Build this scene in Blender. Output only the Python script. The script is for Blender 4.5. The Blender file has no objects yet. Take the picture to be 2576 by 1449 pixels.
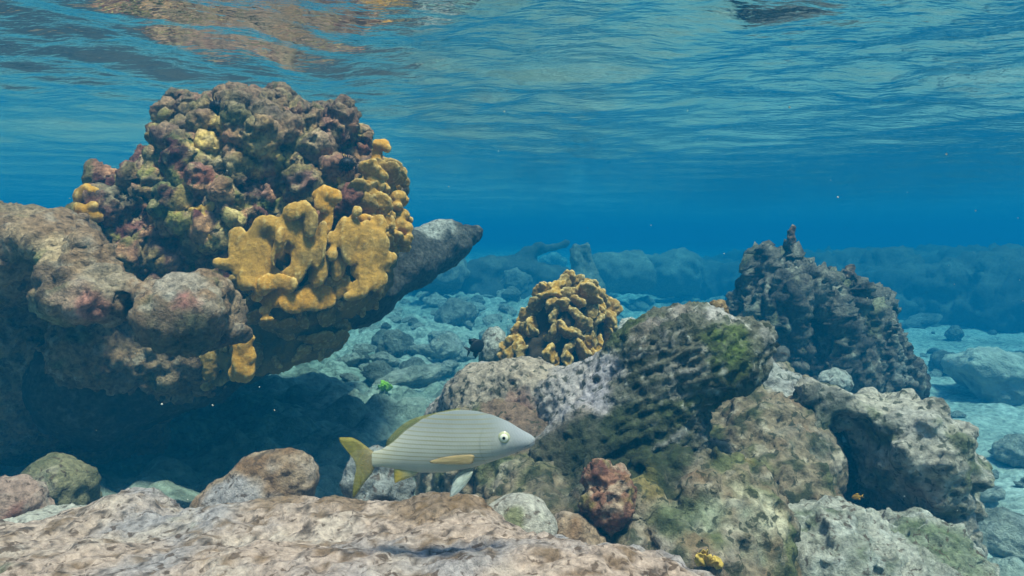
import bpy, math, random
import numpy as np
from mathutils import Vector

# ------------------------------------------------------------------ camera, water light, exposure
S = bpy.context.scene
COL = S.collection
PITCH = math.radians(3.9)
FPX = 1288.0 / math.tan(math.radians(35.0))          # focal length in units of a 2576 wide picture
cam = bpy.data.cameras.new("camera")
cam.sensor_width = 36.0
cam.lens = 18.0 / math.tan(math.radians(35.0))
cam.clip_start, cam.clip_end = 0.02, 200.0
camo = bpy.data.objects.new("camera", cam)
camo.rotation_euler = (math.pi / 2 - PITCH, 0, 0)
COL.objects.link(camo)
S.camera = camo

SUN_DIR = Vector((0.20, -0.27, 0.93)).normalized()    # towards the sun
SUN_EL = math.asin(SUN_DIR.z)
w = bpy.data.worlds.new("World")
S.world = w
w.use_nodes = True
nt = w.node_tree
sky = nt.nodes.new("ShaderNodeTexSky")
sky.sky_type = 'NISHITA'
sky.sun_disc = False
sky.sun_elevation = SUN_EL
sky.sun_rotation = math.atan2(SUN_DIR.x, SUN_DIR.y)
bg = nt.nodes["Background"]
bg.inputs[1].default_value = 0.15
nt.links.new(sky.outputs[0], bg.inputs[0])
sl = bpy.data.lights.new("sun", 'SUN')
sl.energy = 5.0
sl.angle = math.radians(10.0)          # the rippled surface spreads the sun
sl.color = (1.0, 0.85, 0.66)
so = bpy.data.objects.new("sun", sl)
so.rotation_euler = SUN_DIR.to_track_quat('Z', 'Y').to_euler()
COL.objects.link(so)
S.view_settings.view_transform = 'Standard'
S.view_settings.look = 'None'
S.view_settings.gamma = 1.0
S.view_settings.exposure = 0.9
S.cycles.max_bounces = 8
S.cycles.diffuse_bounces = 3
S.cycles.glossy_bounces = 3
S.cycles.transmission_bounces = 2
S.cycles.transparent_max_bounces = 12
S.cycles.volume_bounces = 1
S.cycles.caustics_reflective = True
S.cycles.blur_glossy = 1.0
S.cycles.sample_clamp_indirect = 3.0
S.cycles.use_denoising = True
try:
    S.cycles.denoiser = 'OPENIMAGEDENOISE'
except Exception:
    pass

WATER_Z = 0.46
FAR = 44.0


# ------------------------------------------------------------------ small maths
def P(px, py, d):
    """world point seen at (px, py) of a 2576 x 1449 picture at depth d"""
    xc = (px - 1288.0) / FPX * d
    yc = -(py - 724.5) / FPX * d
    cp, sp = math.cos(PITCH), math.sin(PITCH)
    return np.array((xc, d * cp + yc * sp, -d * sp + yc * cp))


def lerp(a, b, t):
    return a + (b - a) * t


def ss(lo, hi, x):
    t = np.clip((x - lo) / (hi - lo), 0, 1)
    return t * t * (3 - 2 * t)


_r = np.random.RandomState(7)
_PERM = np.concatenate([_r.permutation(256)] * 3).astype(np.int32)
_G = _r.normal(size=(256, 3)).astype(np.float32)
_G /= np.linalg.norm(_G, axis=1)[:, None]


def pn(V):
    V = np.asarray(V, np.float32)
    I = np.floor(V).astype(np.int32)
    F = V - I
    I &= 255
    U = F * F * F * (F * (F * 6 - 15) + 10)
    out = 0
    for dx in (0, 1):
        wx = U[:, 0] if dx else 1 - U[:, 0]
        px = _PERM[I[:, 0] + dx]
        for dy in (0, 1):
            wy = wx * (U[:, 1] if dy else 1 - U[:, 1])
            py = _PERM[px + I[:, 1] + dy]
            for dz in (0, 1):
                wz = wy * (U[:, 2] if dz else 1 - U[:, 2])
                g = _G[_PERM[py + I[:, 2] + dz]]
                out = out + wz * (g[:, 0] * (F[:, 0] - dx) + g[:, 1] * (F[:, 1] - dy) + g[:, 2] * (F[:, 2] - dz))
    return out * 1.6


def fbm(V, scale, octv=3, seed=0, gain=0.5, ridge=False):
    V = np.asarray(V, np.float32) * np.asarray(scale, np.float32) + seed * 17.31
    o, a, t = 0, 1.0, 0
    for i in range(octv):
        n = pn(V)
        if ridge:
            n = 1 - 2 * np.abs(n)
        o = o + n * a
        t += a
        a *= gain
        V = V * 2.03 + 5.2
    return o / t


def worley(V, scale, seed=0):
    V = np.asarray(V, np.float32) * np.asarray(scale, np.float32) + seed * 11.7
    I = np.floor(V).astype(np.int32)
    F = V - I
    best = np.full(len(V), 9.0, np.float32)
    for dx in (-1, 0, 1):
        for dy in (-1, 0, 1):
            for dz in (-1, 0, 1):
                J = (I + (dx, dy, dz)) & 255
                h = _PERM[_PERM[_PERM[J[:, 0]] + J[:, 1]] + J[:, 2]]
                q = _G[h] * 0.5 + 0.5 + np.array((dx, dy, dz), np.float32) - F
                best = np.minimum(best, (q * q).sum(1))
    return np.sqrt(best)


# ------------------------------------------------------------------ solids grown on a grid
class Field:
    def __init__(s, lo, hi, vox):
        s.lo = np.array(lo, float)
        s.v = vox
        s.n = np.ceil((np.array(hi) - s.lo) / vox).astype(int) + 1
        s.d = np.full(s.n, 0.5, np.float32)

    def _box(s, c, r):
        a = np.maximum(np.floor((c - r - s.lo) / s.v).astype(int), 0)
        b = np.minimum(np.ceil((c + r - s.lo) / s.v).astype(int) + 1, s.n)
        if np.any(b <= a):
            return None
        ax = [(s.lo[i] + np.arange(a[i], b[i]) * s.v).astype(np.float32) for i in range(3)]
        return tuple(slice(a[i], b[i]) for i in range(3)), ax

    def _put(s, sl, f, k, cut):
        g = s.d[sl]
        if cut:
            f = -f
            h = np.maximum(k - np.abs(g - f), 0) / k
            s.d[sl] = np.maximum(g, f) + h * h * k * 0.25
        else:
            h = np.maximum(k - np.abs(g - f), 0) / k
            s.d[sl] = np.minimum(g, f) - h * h * k * 0.25

    def ball(s, c, r, k=0.02, up=None, cut=False, yaw=0, M=None):
        """ellipsoid; up gives the direction of its local z"""
        c = np.array(c, float)
        r = np.array(r if np.ndim(r) else (r, r, r), float)
        B = s._box(c, np.full(3, r.max()) + k + 2 * s.v)
        if B is None:
            return
        sl, (x, y, z) = B
        X, Y, Z = np.meshgrid(x - c[0], y - c[1], z - c[2], indexing='ij')
        if M is not None:
            X, Y, Z = (X * M[0, i] + Y * M[1, i] + Z * M[2, i] for i in range(3))
        elif up is not None or yaw:
            q = Vector(up if up is not None else (0, 0, 1)).to_track_quat('Z', 'Y').to_matrix()
            M = np.array(q)
            if yaw:
                cy, sy = math.cos(yaw), math.sin(yaw)
                M = M @ np.array(((cy, -sy, 0), (sy, cy, 0), (0, 0, 1)))
            X, Y, Z = (X * M[0, i] + Y * M[1, i] + Z * M[2, i] for i in range(3))
        a = np.sqrt((X / r[0]) ** 2 + (Y / r[1]) ** 2 + (Z / r[2]) ** 2)
        b = np.sqrt((X / r[0] ** 2) ** 2 + (Y / r[1] ** 2) ** 2 + (Z / r[2] ** 2) ** 2) + 1e-6
        s._put(sl, np.where(a < 1e-3, -r.min(), a * (a - 1) / b).astype(np.float32), k, cut)

    def tube(s, pts, rad, k=0.02, cut=False):
        pts = [np.array(p, float) for p in pts]
        for i in range(len(pts) - 1):
            a, b, ra, rb = pts[i], pts[i + 1], rad[i], rad[i + 1]
            B = s._box((a + b) / 2, np.abs(b - a) / 2 + max(ra, rb) + k + 2 * s.v)
            if B is None:
                continue
            sl, (x, y, z) = B
            X, Y, Z = np.meshgrid(x - a[0], y - a[1], z - a[2], indexing='ij')
            e = b - a
            t = np.clip((X * e[0] + Y * e[1] + Z * e[2]) / (e @ e + 1e-9), 0, 1)
            f = np.sqrt((X - t * e[0]) ** 2 + (Y - t * e[1]) ** 2 + (Z - t * e[2]) ** 2) - (ra + (rb - ra) * t)
            s._put(sl, f.astype(np.float32), k, cut)

    def mesh(s, smooth=1):
        d = s.d
        ins = d < 0
        n = s.n - 1
        acc = np.zeros(n, np.int8)
        for i in (0, 1):
            for j in (0, 1):
                for k in (0, 1):
                    acc += ins[i:i + n[0], j:j + n[1], k:k + n[2]]
        act = (acc > 0) & (acc < 8)
        ci = np.argwhere(act)
        idx = np.full(n, -1, np.int32)
        idx[act] = np.arange(len(ci))
        ps = np.zeros((len(ci), 3))
        cnt = np.zeros(len(ci))
        cor = {}
        for i in (0, 1):
            for j in (0, 1):
                for k in (0, 1):
                    cor[i, j, k] = d[ci[:, 0] + i, ci[:, 1] + j, ci[:, 2] + k].astype(float)
        for ax in range(3):
            for u in (0, 1):
                for v in (0, 1):
                    c0 = [u, v]
                    c0.insert(ax, 0)
                    c1 = [u, v]
                    c1.insert(ax, 1)
                    A, B = cor[tuple(c0)], cor[tuple(c1)]
                    m = (A < 0) != (B < 0)
                    t = np.where(m, A / np.where(A == B, 1, A - B), 0)
                    q = np.tile(np.array(c0, float), (len(ci), 1))
                    q[:, ax] = t
                    ps[m] += q[m]
                    cnt[m] += 1
        V = s.lo + (ci + ps / np.maximum(cnt, 1)[:, None]) * s.v
        Fs = []
        for ax in range(3):
            o1, o2 = [a for a in range(3) if a != ax]
            a0 = [slice(None)] * 3
            a1 = [slice(None)] * 3
            a0[ax] = slice(0, -1)
            a1[ax] = slice(1, None)
            e = ins[tuple(a0)] != ins[tuple(a1)]
            q = np.argwhere(e)
            q = q[(q[:, o1] > 0) & (q[:, o2] > 0) & (q[:, o1] < n[o1]) & (q[:, o2] < n[o2])]
            sgn = ins[tuple(q.T)]
            quad = []
            for (u, v) in ((-1, -1), (0, -1), (0, 0), (-1, 0)):
                r = q.copy()
                r[:, o1] += u
                r[:, o2] += v
                quad.append(idx[tuple(r.T)])
            quad = np.stack(quad, 1)
            flip = sgn if ax != 1 else ~sgn
            quad[~flip] = quad[~flip][:, ::-1]
            Fs.append(quad)
        F = np.concatenate(Fs)
        F = F[(F >= 0).all(1)]
        V, F = biggest(V, F)
        for _ in range(smooth):
            V = relax(V, F)
        return V, F


def biggest(V, F):
    """keep the largest connected piece"""
    lab = np.arange(len(V))
    E = np.concatenate([F[:, [0, 1]], F[:, [1, 2]], F[:, [2, 3]], F[:, [3, 0]]])
    while True:
        m = np.minimum(lab[E[:, 0]], lab[E[:, 1]])
        new = lab.copy()
        np.minimum.at(new, E[:, 0], m)
        np.minimum.at(new, E[:, 1], m)
        new = new[new]
        new = new[new]
        if (new == lab).all():
            break
        lab = new
    top = np.bincount(lab).argmax()
    keep = lab == top
    re = np.cumsum(keep) - 1
    return V[keep], re[F[keep[F[:, 0]]]]


def relax(V, F):
    n = len(V)
    acc = np.zeros((n, 3))
    cnt = np.zeros(n)
    for a, b in ((0, 1), (1, 2), (2, 3), (3, 0)):
        for i in range(3):
            acc[:, i] += np.bincount(F[:, a], V[F[:, b], i], n) + np.bincount(F[:, b], V[F[:, a], i], n)
        cnt += np.bincount(F[:, a], minlength=n) + np.bincount(F[:, b], minlength=n)
    return V * 0.45 + acc / np.maximum(cnt, 1)[:, None] * 0.55


def normals(V, F):
    a = np.cross(V[F[:, 2]] - V[F[:, 0]], V[F[:, 3]] - V[F[:, 1]])
    N = np.zeros_like(V)
    for j in range(4):
        for i in range(3):
            N[:, i] += np.bincount(F[:, j], a[:, i], len(V))
    return N / (np.linalg.norm(N, axis=1)[:, None] + 1e-12)


def rough(V, F, layers):
    """push the surface along its normals: (amplitude, scale, octaves, kind)"""
    for i, (amp, sc, octv, kind) in enumerate(layers):
        N = normals(V, F)
        if kind == 'w':
            h = 0.5 - worley(V + 0.02 * fbm(V, 12, 1, 5 + i)[:, None], sc, i + 3)
        elif kind == 'p':                                  # pits
            h = -ss(0.42, 0.1, worley(V, sc, i + 9))
        else:
            h = fbm(V, sc, octv, i + 1, 0.55, kind == 'r')
        V = V + N * (amp * h)[:, None]
    return V


def pick(V, N, n, gap, rng, ok=None):
    """n points of a surface no closer than gap"""
    out = []
    I = rng.permutation(len(V))
    if ok is not None:
        I = I[ok[I]]
    pts = np.zeros((0, 3))
    for i in I:
        if len(pts) and ((pts - V[i]) ** 2).sum(1).min() < gap * gap:
            continue
        out.append(i)
        pts = np.vstack([pts, V[i]])
        if len(out) >= n:
            break
    return out


def nearest(V, C):
    out = np.zeros(len(V), int)
    dd = np.zeros(len(V))
    C = np.asarray(C)
    for a in range(0, len(V), 20000):
        q = ((V[a:a + 20000, None, :] - C[None]) ** 2).sum(2)
        out[a:a + 20000] = q.argmin(1)
        dd[a:a + 20000] = np.sqrt(q.min(1))
    return out, dd


# ------------------------------------------------------------------ linking
def obj(name, V, F, mat, parent=None, base=(0, 0, 0), tint=None, extra=None, flat=False):
    me = bpy.data.meshes.new(name)
    V = np.asarray(V, float) - np.asarray(base, float)
    F = np.asarray(F, np.int32)
    me.vertices.add(len(V))
    me.vertices.foreach_set("co", V.astype(np.float32).ravel())
    k = F.shape[1]
    me.loops.add(F.size)
    me.loops.foreach_set("vertex_index", F.ravel())
    me.polygons.add(len(F))
    me.polygons.foreach_set("loop_start", np.arange(0, F.size, k, dtype=np.int32))
    me.update(calc_edges=True)
    me.validate()
    me.shade_smooth()
    if tint is not None:
        c = np.ones((len(V), 4), np.float32)
        c[:, :3] = np.clip(tint, 0.004, 0.9)
        at = me.color_attributes.new("tint", 'FLOAT_COLOR', 'POINT')
        at.data.foreach_set("color", c.ravel())
    for nme, val in (extra or {}).items():
        at = me.attributes.new(nme, 'FLOAT', 'POINT')
        at.data.foreach_set("value", np.asarray(val, np.float32))
    me.materials.append(mat)
    o = bpy.data.objects.new(name, me)
    COL.objects.link(o)
    if parent is not None:
        o.parent = parent
    else:
        o.location = base
    return o


def tag(o, label=None, cat=None, group=None, kind=None):
    if label: o["label"] = label
    if cat: o["category"] = cat
    if group: o["group"] = group
    if kind: o["kind"] = kind
    return o


def thing(name, base, label, cat, group=None):
    e = bpy.data.objects.new(name, None)
    e.empty_display_size = 0.05
    e.location = base
    COL.objects.link(e)
    return tag(e, label, cat, group)


# ------------------------------------------------------------------ materials
def node_mat(name):
    m = bpy.data.materials.new(name)
    m.use_nodes = True
    t = m.node_tree
    b = t.nodes["Principled BSDF"]
    b.inputs["Roughness"].default_value = 0.9
    b.inputs["Specular IOR Level"].default_value = 0.15
    return m, t, b


def tint_mat(name, fine=90.0, vary=0.55, bump=0.004, pit=0.0, speck=None, bscale=None, rough_=0.9, stretch=(1, 1, 1)):
    """colour carried by the mesh, broken up by fine grain and bumps"""
    m, t, b = node_mat(name)
    N, L = t.nodes, t.links
    b.inputs["Roughness"].default_value = rough_
    tc = N.new("ShaderNodeTexCoord")
    mp = N.new("ShaderNodeMapping")
    mp.inputs["Scale"].default_value = stretch
    L.new(tc.outputs["Object"], mp.inputs[0])
    at = N.new("ShaderNodeAttribute")
    at.attribute_name = "tint"
    n1 = N.new("ShaderNodeTexNoise")
    n1.inputs["Scale"].default_value = fine
    n1.inputs["Detail"].default_value = 5
    n1.inputs["Roughness"].default_value = 0.65
    L.new(mp.outputs[0], n1.inputs["Vector"])
    r = N.new("ShaderNodeMapRange")
    r.inputs["From Min"].default_value = 0.3
    r.inputs["From Max"].default_value = 0.7
    r.inputs["To Min"].default_value = 1 - vary
    r.inputs["To Max"].default_value = 1 + vary * 0.6
    L.new(n1.outputs[0], r.inputs[0])
    mx = N.new("ShaderNodeVectorMath")
    mx.operation = 'SCALE'
    L.new(at.outputs["Color"], mx.inputs[0])
    L.new(r.outputs[0], mx.inputs["Scale"])
    col = mx.outputs[0]
    if speck:                                              # darker tufts of algae with a shape of their own
        v = N.new("ShaderNodeTexNoise")
        v.inputs["Scale"].default_value = speck[0]
        v.inputs["Detail"].default_value = 4
        v.inputs["Distortion"].default_value = 0.6
        L.new(mp.outputs[0], v.inputs["Vector"])
        rr = N.new("ShaderNodeMapRange")
        rr.interpolation_type = 'SMOOTHSTEP'
        rr.inputs["From Min"].default_value = speck[1]
        rr.inputs["From Max"].default_value = speck[1] + 0.09
        rr.inputs["To Max"].default_value = speck[3]
        L.new(v.outputs[0], rr.inputs[0])
        mm = N.new("ShaderNodeMix")
        mm.data_type = 'RGBA'
        mm.inputs[7].default_value = (*speck[2], 1)
        L.new(rr.outputs[0], mm.inputs[0])
        L.new(col, mm.inputs[6])
        col = mm.outputs[2]
    L.new(col, b.inputs["Base Color"])
    n2 = N.new("ShaderNodeTexNoise")
    n2.inputs["Scale"].default_value = bscale or fine * 0.8
    n2.inputs["Detail"].default_value = 6
    n2.inputs["Roughness"].default_value = 0.7
    L.new(mp.outputs[0], n2.inputs["Vector"])
    bp = N.new("ShaderNodeBump")
    bp.inputs["Strength"].default_value = 1.0
    bp.inputs["Distance"].default_value = bump
    L.new(n2.outputs[0], bp.inputs["Height"])
    L.new(bp.outputs[0], b.inputs["Normal"])
    return m


M_ROCK = tint_mat("reef rock", 110, 0.55, 0.012, speck=(70, 0.57, (0.085, 0.05, 0.03), 0.8))
M_HEAD = tint_mat("encrusted coral rock", 80, 0.7, 0.016, speck=(40, 0.60, (0.05, 0.035, 0.03), 0.7))
M_ALGAE = tint_mat("algae covered rock", 75, 0.6, 0.012, speck=(55, 0.55, (0.025, 0.03, 0.015), 0.8))
M_SAND = tint_mat("sand and rubble", 26, 0.6, 0.05, speck=(11, 0.57, (0.10, 0.105, 0.08), 0.55), bscale=18)
M_STONE = tint_mat("rubble stone", 40, 0.5, 0.012, speck=(22, 0.58, (0.08, 0.08, 0.06), 0.6))
M_FIRE = tint_mat("fire coral", 230, 0.28, 0.003, rough_=0.85, bscale=150)
M_DARK = tint_mat("dark spiny skin", 100, 0.4, 0.001, rough_=0.5)


# ------------------------------------------------------------------ water: surface, body
def grid_faces(nr, nc):
    i = np.arange(nr - 1)[:, None] * nc + np.arange(nc - 1)[None]
    i = i.ravel()
    return np.stack([i, i + 1, i + nc + 1, i + nc], 1)


def make_surface():
    ys = [-6.0]
    while ys[-1] < FAR:
        ys.append(ys[-1] + max(0.010 * abs(ys[-1]), 0.02))
    ys = np.array(ys)
    nc = 420
    u = np.linspace(-1, 1, nc)
    Y = np.repeat(ys[:, None], nc, 1)
    X = u[None] * (1.6 + 1.05 * np.abs(ys))[:, None]
    V = np.stack([X.ravel(), Y.ravel(), np.zeros(X.size)], 1)
    ca, sa = math.cos(math.radians(22)), math.sin(math.radians(22))
    Q = np.stack([V[:, 0] * ca + V[:, 1] * sa, -V[:, 0] * sa + V[:, 1] * ca, V[:, 2]], 1)
    wob = 0.35 * np.stack([fbm(V, 0.9, 2, 8), fbm(V, 0.9, 2, 9), 0 * V[:, 0]], 1)
    h = 0.030 * fbm(Q, (0.55, 1.0, 1), 1, 3)
    h += 0.034 * fbm(Q + wob, (2.1, 2.6, 1), 2, 4, .5)
    h += 0.0105 * fbm(Q + wob * .5, (7.0, 7.8, 1), 3, 6, .58)
    V[:, 2] = WATER_Z + h * lerp(1.0, .30, ss(2.2, 5.0, V[:, 1]))
    m = bpy.data.materials.new("water surface")
    m.use_nodes = True
    t = m.node_tree
    t.nodes.remove(t.nodes["Principled BSDF"])
    tr = t.nodes.new("ShaderNodeBsdfTransparent")
    gl = t.nodes.new("ShaderNodeBsdfGlossy")
    gl.inputs["Roughness"].default_value = 0.03
    gl.inputs["Color"].default_value = (0.97, 0.97, 0.97, 1)
    fr = t.nodes.new("ShaderNodeFresnel")
    fr.inputs["IOR"].default_value = 1.33
    mx = t.nodes.new("ShaderNodeMixShader")
    no = t.nodes.new("ShaderNodeTexNoise")
    tc = t.nodes.new("ShaderNodeTexCoord")
    mp = t.nodes.new("ShaderNodeMapping")
    mp.inputs["Scale"].default_value = (14, 30, 14)
    mp.inputs["Rotation"].default_value = (0, 0, math.radians(-14))
    no.inputs["Scale"].default_value = 1.0
    no.inputs["Detail"].default_value = 3
    bp = t.nodes.new("ShaderNodeBump")
    bp.inputs["Distance"].default_value = 0.005
    t.links.new(tc.outputs["Object"], mp.inputs[0])
    t.links.new(mp.outputs[0], no.inputs["Vector"])
    t.links.new(no.outputs[0], bp.inputs["Height"])
    t.links.new(bp.outputs[0], gl.inputs["Normal"])
    t.links.new(bp.outputs[0], fr.inputs["Normal"])
    t.links.new(fr.outputs[0], mx.inputs[0])
    t.links.new(tr.outputs[0], mx.inputs[1])
    t.links.new(gl.outputs[0], mx.inputs[2])
    t.links.new(mx.outputs[0], t.nodes["Material Output"].inputs[0])
    o = obj("water_surface", V, grid_faces(len(ys), nc), m)
    tag(o, kind="structure")


make_surface()


def bed_z(x, y):
    zl = np.interp(y, (-8, 0, 1, 2, 4, 8, 12, 18, 45), (-.6, -.58, -.58, -.68, -.84, -.72, -.60, -.5, -.3))
    zr = np.interp(y, (-8, 0, 1, 2.5, 5, 8, 12, 20, 45), (-1., -1., -1., -1., -1.05, -1.05, -.95, -.7, -.35))
    return lerp(zl, zr, ss(0.5, 1.7, x))


def bed_h(V):
    x, y = V[:, 0], V[:, 1]
    rub = ss(1.9, 0.6, x - 0.12 * y) * ss(0.5, 2.5, y)
    h = 0.05 * fbm(V, 1.3, 2, 21) + (0.05 + 0.085 * rub) * fbm(V, 3.6, 3, 22)
    h = h + (0.075 * rub + 0.03) * (0.5 - worley(V, 5.0, 2)) + (0.035 * rub + .015) * (.5 - worley(V, 11.0, 4)) + 0.008 * fbm(V, 22, 2, 23)
    return bed_z(x, y) + h


def make_seabed():
    ys = [-7.0]
    while ys[-1] < FAR:
        ys.append(ys[-1] + max(0.0048 * abs(ys[-1]), 0.010))
    ys = np.array(ys)
    nc = 720
    u = np.linspace(-1, 1, nc)
    Y = np.repeat(ys[:, None], nc, 1)
    X = u[None] * (1.8 + 1.1 * np.abs(ys))[:, None]
    V = np.stack([X.ravel(), Y.ravel(), np.zeros(X.size)], 1)
    V[:, 2] = bed_h(V)
    a = fbm(V, 1.1, 3, 31)
    b = fbm(V, 5.0, 3, 32)
    c = lerp(np.array((0.41, 0.45, 0.38)), np.array((0.25, 0.29, 0.23)), ss(-0.2, 0.3, a)[:, None])
    c = lerp(c, np.array((0.13, 0.135, 0.10)), (0.65 * ss(0.12, 0.45, b) * ss(2.4, 0.5, V[:, 0] - .1 * V[:, 1]))[:, None])
    c = lerp(c, np.array((0.50, 0.54, 0.47)), (0.6 * ss(0.1, 0.4, fbm(V, 2.7, 2, 35)))[:, None])
    c = lerp(c, c * 1.05 + .04, ss(.8, 1.8, V[:, 0])[:, None])
    o = obj("seabed", V, grid_faces(len(ys), nc), M_SAND, tint=c)
    tag(o, kind="structure")


make_seabed()


# ------------------------------------------------------------------ colour helpers for rock
def C3(*c):
    return np.array(c, float)


def paint(V, base, layers, warp=0.0):
    c = np.tile(C3(*base), (len(V), 1))
    for i, (col, sc, lo, hi, amt) in enumerate(layers):
        t = ss(lo, hi, fbm(V, sc, 3, 40 + i * 3)) * amt
        c = lerp(c, C3(*col), t[:, None])
    return c


def patch(c, V, centre, r, col, amt=0.9, sc=14, seed=0):
    q = np.linalg.norm((V - centre), axis=1) / r + 0.5 * fbm(V, sc, 3, 60 + seed)
    t = ss(1.0, 0.6, q) * amt
    return lerp(c, C3(*col), t[:, None])


def R(seed):
    return np.random.RandomState(seed)


PINK, MAUVE, BROWN = (0.50, 0.37, 0.305), (0.37, 0.33, 0.335), (0.19, 0.115, 0.06)


# ------------------------------------------------------------------ foreground ledge
def foreground():
    f = Field((-1.15, 0.42, -0.72), (0.40, 1.34, -0.24), 0.0062)
    # (px, py of the top, depth, radii)
    for px, ty, d, r in (
            (-100, 1350, .95, (.26, .20, .12)), (120, 1320, .98, (.16, .18, .12)), (250, 1270, 1.03, (.09, .13, .10)), (330, 1238, 1.06, (.055, .08, .08)),
            (480, 1300, .98, (.16, .16, .12)), (640, 1285, 1.0, (.14, .15, .12)), (745, 1242, 1.04, (.075, .11, .09)), (845, 1262, 1.02, (.055, .09, .08)),
            (950, 1305, .98, (.12, .15, .1)), (1090, 1252, 1.0, (.085, .12, .09)), (1175, 1280, .97, (.055, .1, .08)), (1100, 1345, .9, (.16, .15, .1)),
            (1330, 1405, .90, (.13, .14, .08)), (1520, 1410, .90, (.12, .14, .07)), (1660, 1418, .9, (.07, .1, .06)), (1000, 1420, .78, (.4, .16, .12)),
            (400, 1390, .82, (.34, .16, .12)), (0, 1430, .82, (.3, .16, .12)), (1450, 1440, .78, (.2, .16, .1))):
        f.ball(P(px, ty + 14 + r[2] * FPX / d, d), r, 0.05)
    for px, py, d in ((0, 1900, .95), (300, 1880, 1.0), (900, 1880, 1.0), (1400, 1960, .92)):
        f.ball(P(px, py, d), (.3, .3, .22), 0.08)
    V, F = f.mesh(2)
    V = rough(V, F, [(0.022, 4.0, 2, 'f'), (0.016, 10, 3, 'f'), (0.008, (22, 36, 30), 2, 'f'), (0.006, 50, 3, 'f'), (0.006, 30, 1, 'p'), (0.006, 60, 1, 'p')])
    c = paint(V, PINK, [(MAUVE, 5, -.05, .3, .9), ((.58, .47, .40), 9, .05, .4, .7),
                        (BROWN, (30, 44, 36), .12, .36, .8), ((.07, .05, .04), 52, .2, .38, .85),
                        ((.10, .14, .07), 15, .38, .6, .6)])
    for px, py, d, r in ((860, 1270, 1.02, .045), (1080, 1270, 1.0, .08), (1190, 1280, 1.0, .05), (700, 1250, 1.05, .05)):
        c = patch(c, V, P(px, py, d), r, (.20, .115, .05), .65, 30, int(px))
    o = obj("rock_ledge", V, F, M_ROCK, tint=c, base=P(700, 1449, 1.0))
    tag(o, "broad pinkish pitted rock ledge running along the foot of the picture", "rock")


foreground()


# ------------------------------------------------------------------ single stones
def stone(name, c, r, label, cat, pal, seed, mat=M_ROCK, vox=0.006, up=None, lay=None, tints=(), lumps=6, group=None):
    r = np.array(r, float)
    m = r.max() * 1.7
    f = Field(np.array(c) - m, np.array(c) + m, vox)
    f.ball(c, r, 0.03, up)
    g = R(seed)
    for _ in range(lumps):
        v = g.normal(size=3)
        v /= np.linalg.norm(v)
        f.ball(np.array(c) + v * r * 0.75, r.min() * g.uniform(.3, .6), r.min() * .4)
    V, F = f.mesh(2)
    s = r.min()
    V = rough(V, F, lay or [(s * .3, 0.7 / s, 2, 'f'), (s * .16, 2.2 / s, 3, 'f'), (.006, 50, 2, 'f')])
    col = paint(V, *pal)
    for t in tints:
        col = patch(col, V, *t)
    o = obj(name, V, F, mat, tint=col, base=c)
    return tag(o, label, cat, group)


PAL_TAN = ((.36, .25, .17), [((.2, .1, .045), 14, -.1, .3, .8), ((.44, .34, .28), 20, .1, .4, .7), ((.07, .045, .03), 45, .2, .45, .7)])
PAL_GREY = ((.36, .36, .32), [((.16, .18, .12), 10, 0, .4, .8), ((.5, .5, .46), 16, .1, .4, .7), ((.07, .07, .06), 40, .2, .5, .7)])
PAL_PALE = ((.48, .44, .38), [((.3, .27, .24), 12, 0, .4, .7), ((.12, .16, .06), 16, .25, .5, .7)])
PAL_PINK = ((.38, .25, .2), [((.24, .1, .08), 16, 0, .3, .8), ((.5, .4, .33), 22, .1, .4, .8), ((.07, .05, .04), 40, .2, .5, .7)])
PAL_OLIVE = ((.24, .21, .12), [((.1, .1, .05), 16, 0, .4, .8), ((.4, .33, .25), 20, .1, .4, .7)])


def knob():
    f = Field(P(520, 1450, 1.35), P(860, 1100, 1.35) + (0, 0, 0), .006)
    lo = P(690, 1280, 1.3) - (.2, .2, .2)
    f = Field(lo, lo + .4, .0055)
    f.tube([P(580, 1330, 1.28), P(660, 1245, 1.28), P(735, 1200, 1.28)], [.055, .06, .047], .05)
    f.ball(P(560, 1310, 1.25), .045, .05)
    V, F = f.mesh(2)
    V = rough(V, F, [(.018, 10, 2, 'f'), (.008, 30, 3, 'f'), (.005, 60, 2, 'f')])
    c = paint(V, *PAL_TAN)
    c = patch(c, V, P(600, 1290, 1.22), .07, MAUVE, .9, 14, 3)
    o = obj("dead_coral_stump", V, F, M_ROCK, tint=c, base=P(660, 1290, 1.28))
    tag(o, "rounded brown stump of dead coral behind the ledge, left of the fish's tail", "dead coral")


knob()
stone("stone", P(20, 1280, 1.2), (.05, .06, .055), "small pinkish knobbly stone at the left edge below the dark overhang", "stone", PAL_PINK, 3)
stone("stone", P(150, 1245, 1.4), (.075, .07, .07), "olive mottled stone half in shadow under the left overhang", "stone", PAL_OLIVE, 4)
stone("stone", P(110, 1330, 1.15), (.11, .09, .02), "low pale sandy slab between the ledge and the small pinkish stone", "stone", PAL_PALE, 5)
stone("stone_slab", P(950, 1220, 1.18), (.03, .06, .062), "grey speckled stone leaning behind the fish's yellow tail", "stone",
      ((.28, .29, .28), [((.1, .11, .1), 40, -.1, .3, .8), ((.42, .42, .4), 30, .1, .4, .7)]), 6, up=(.6, 0, .8))
stone("stone", P(1305, 1325, 1.08), (.05, .05, .042), "smooth pale greenish stone in the gap right of the ledge hump", "stone", PAL_PALE, 7, lumps=2,
      lay=[(.010, 12, 2, 'f'), (.002, 50, 2, 'f')], up=(.3, -.4, .8), tints=((P(1290, 1300, 1.04), .022, (.16, .17, .06), .8, 40, 2),))
stone("stone", P(1440, 1350, 1.12), (.042, .05, .035), "small brown streaked stone beside the smooth pale stone", "stone", PAL_TAN, 8)

# ------------------------------------------------------------------ outcrop on the right
GREY_L, ALG_G, ALG_D, CREAM = (.36, .335, .33), (.09, .115, .035), (.035, .045, .02), (.52, .46, .33)


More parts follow.
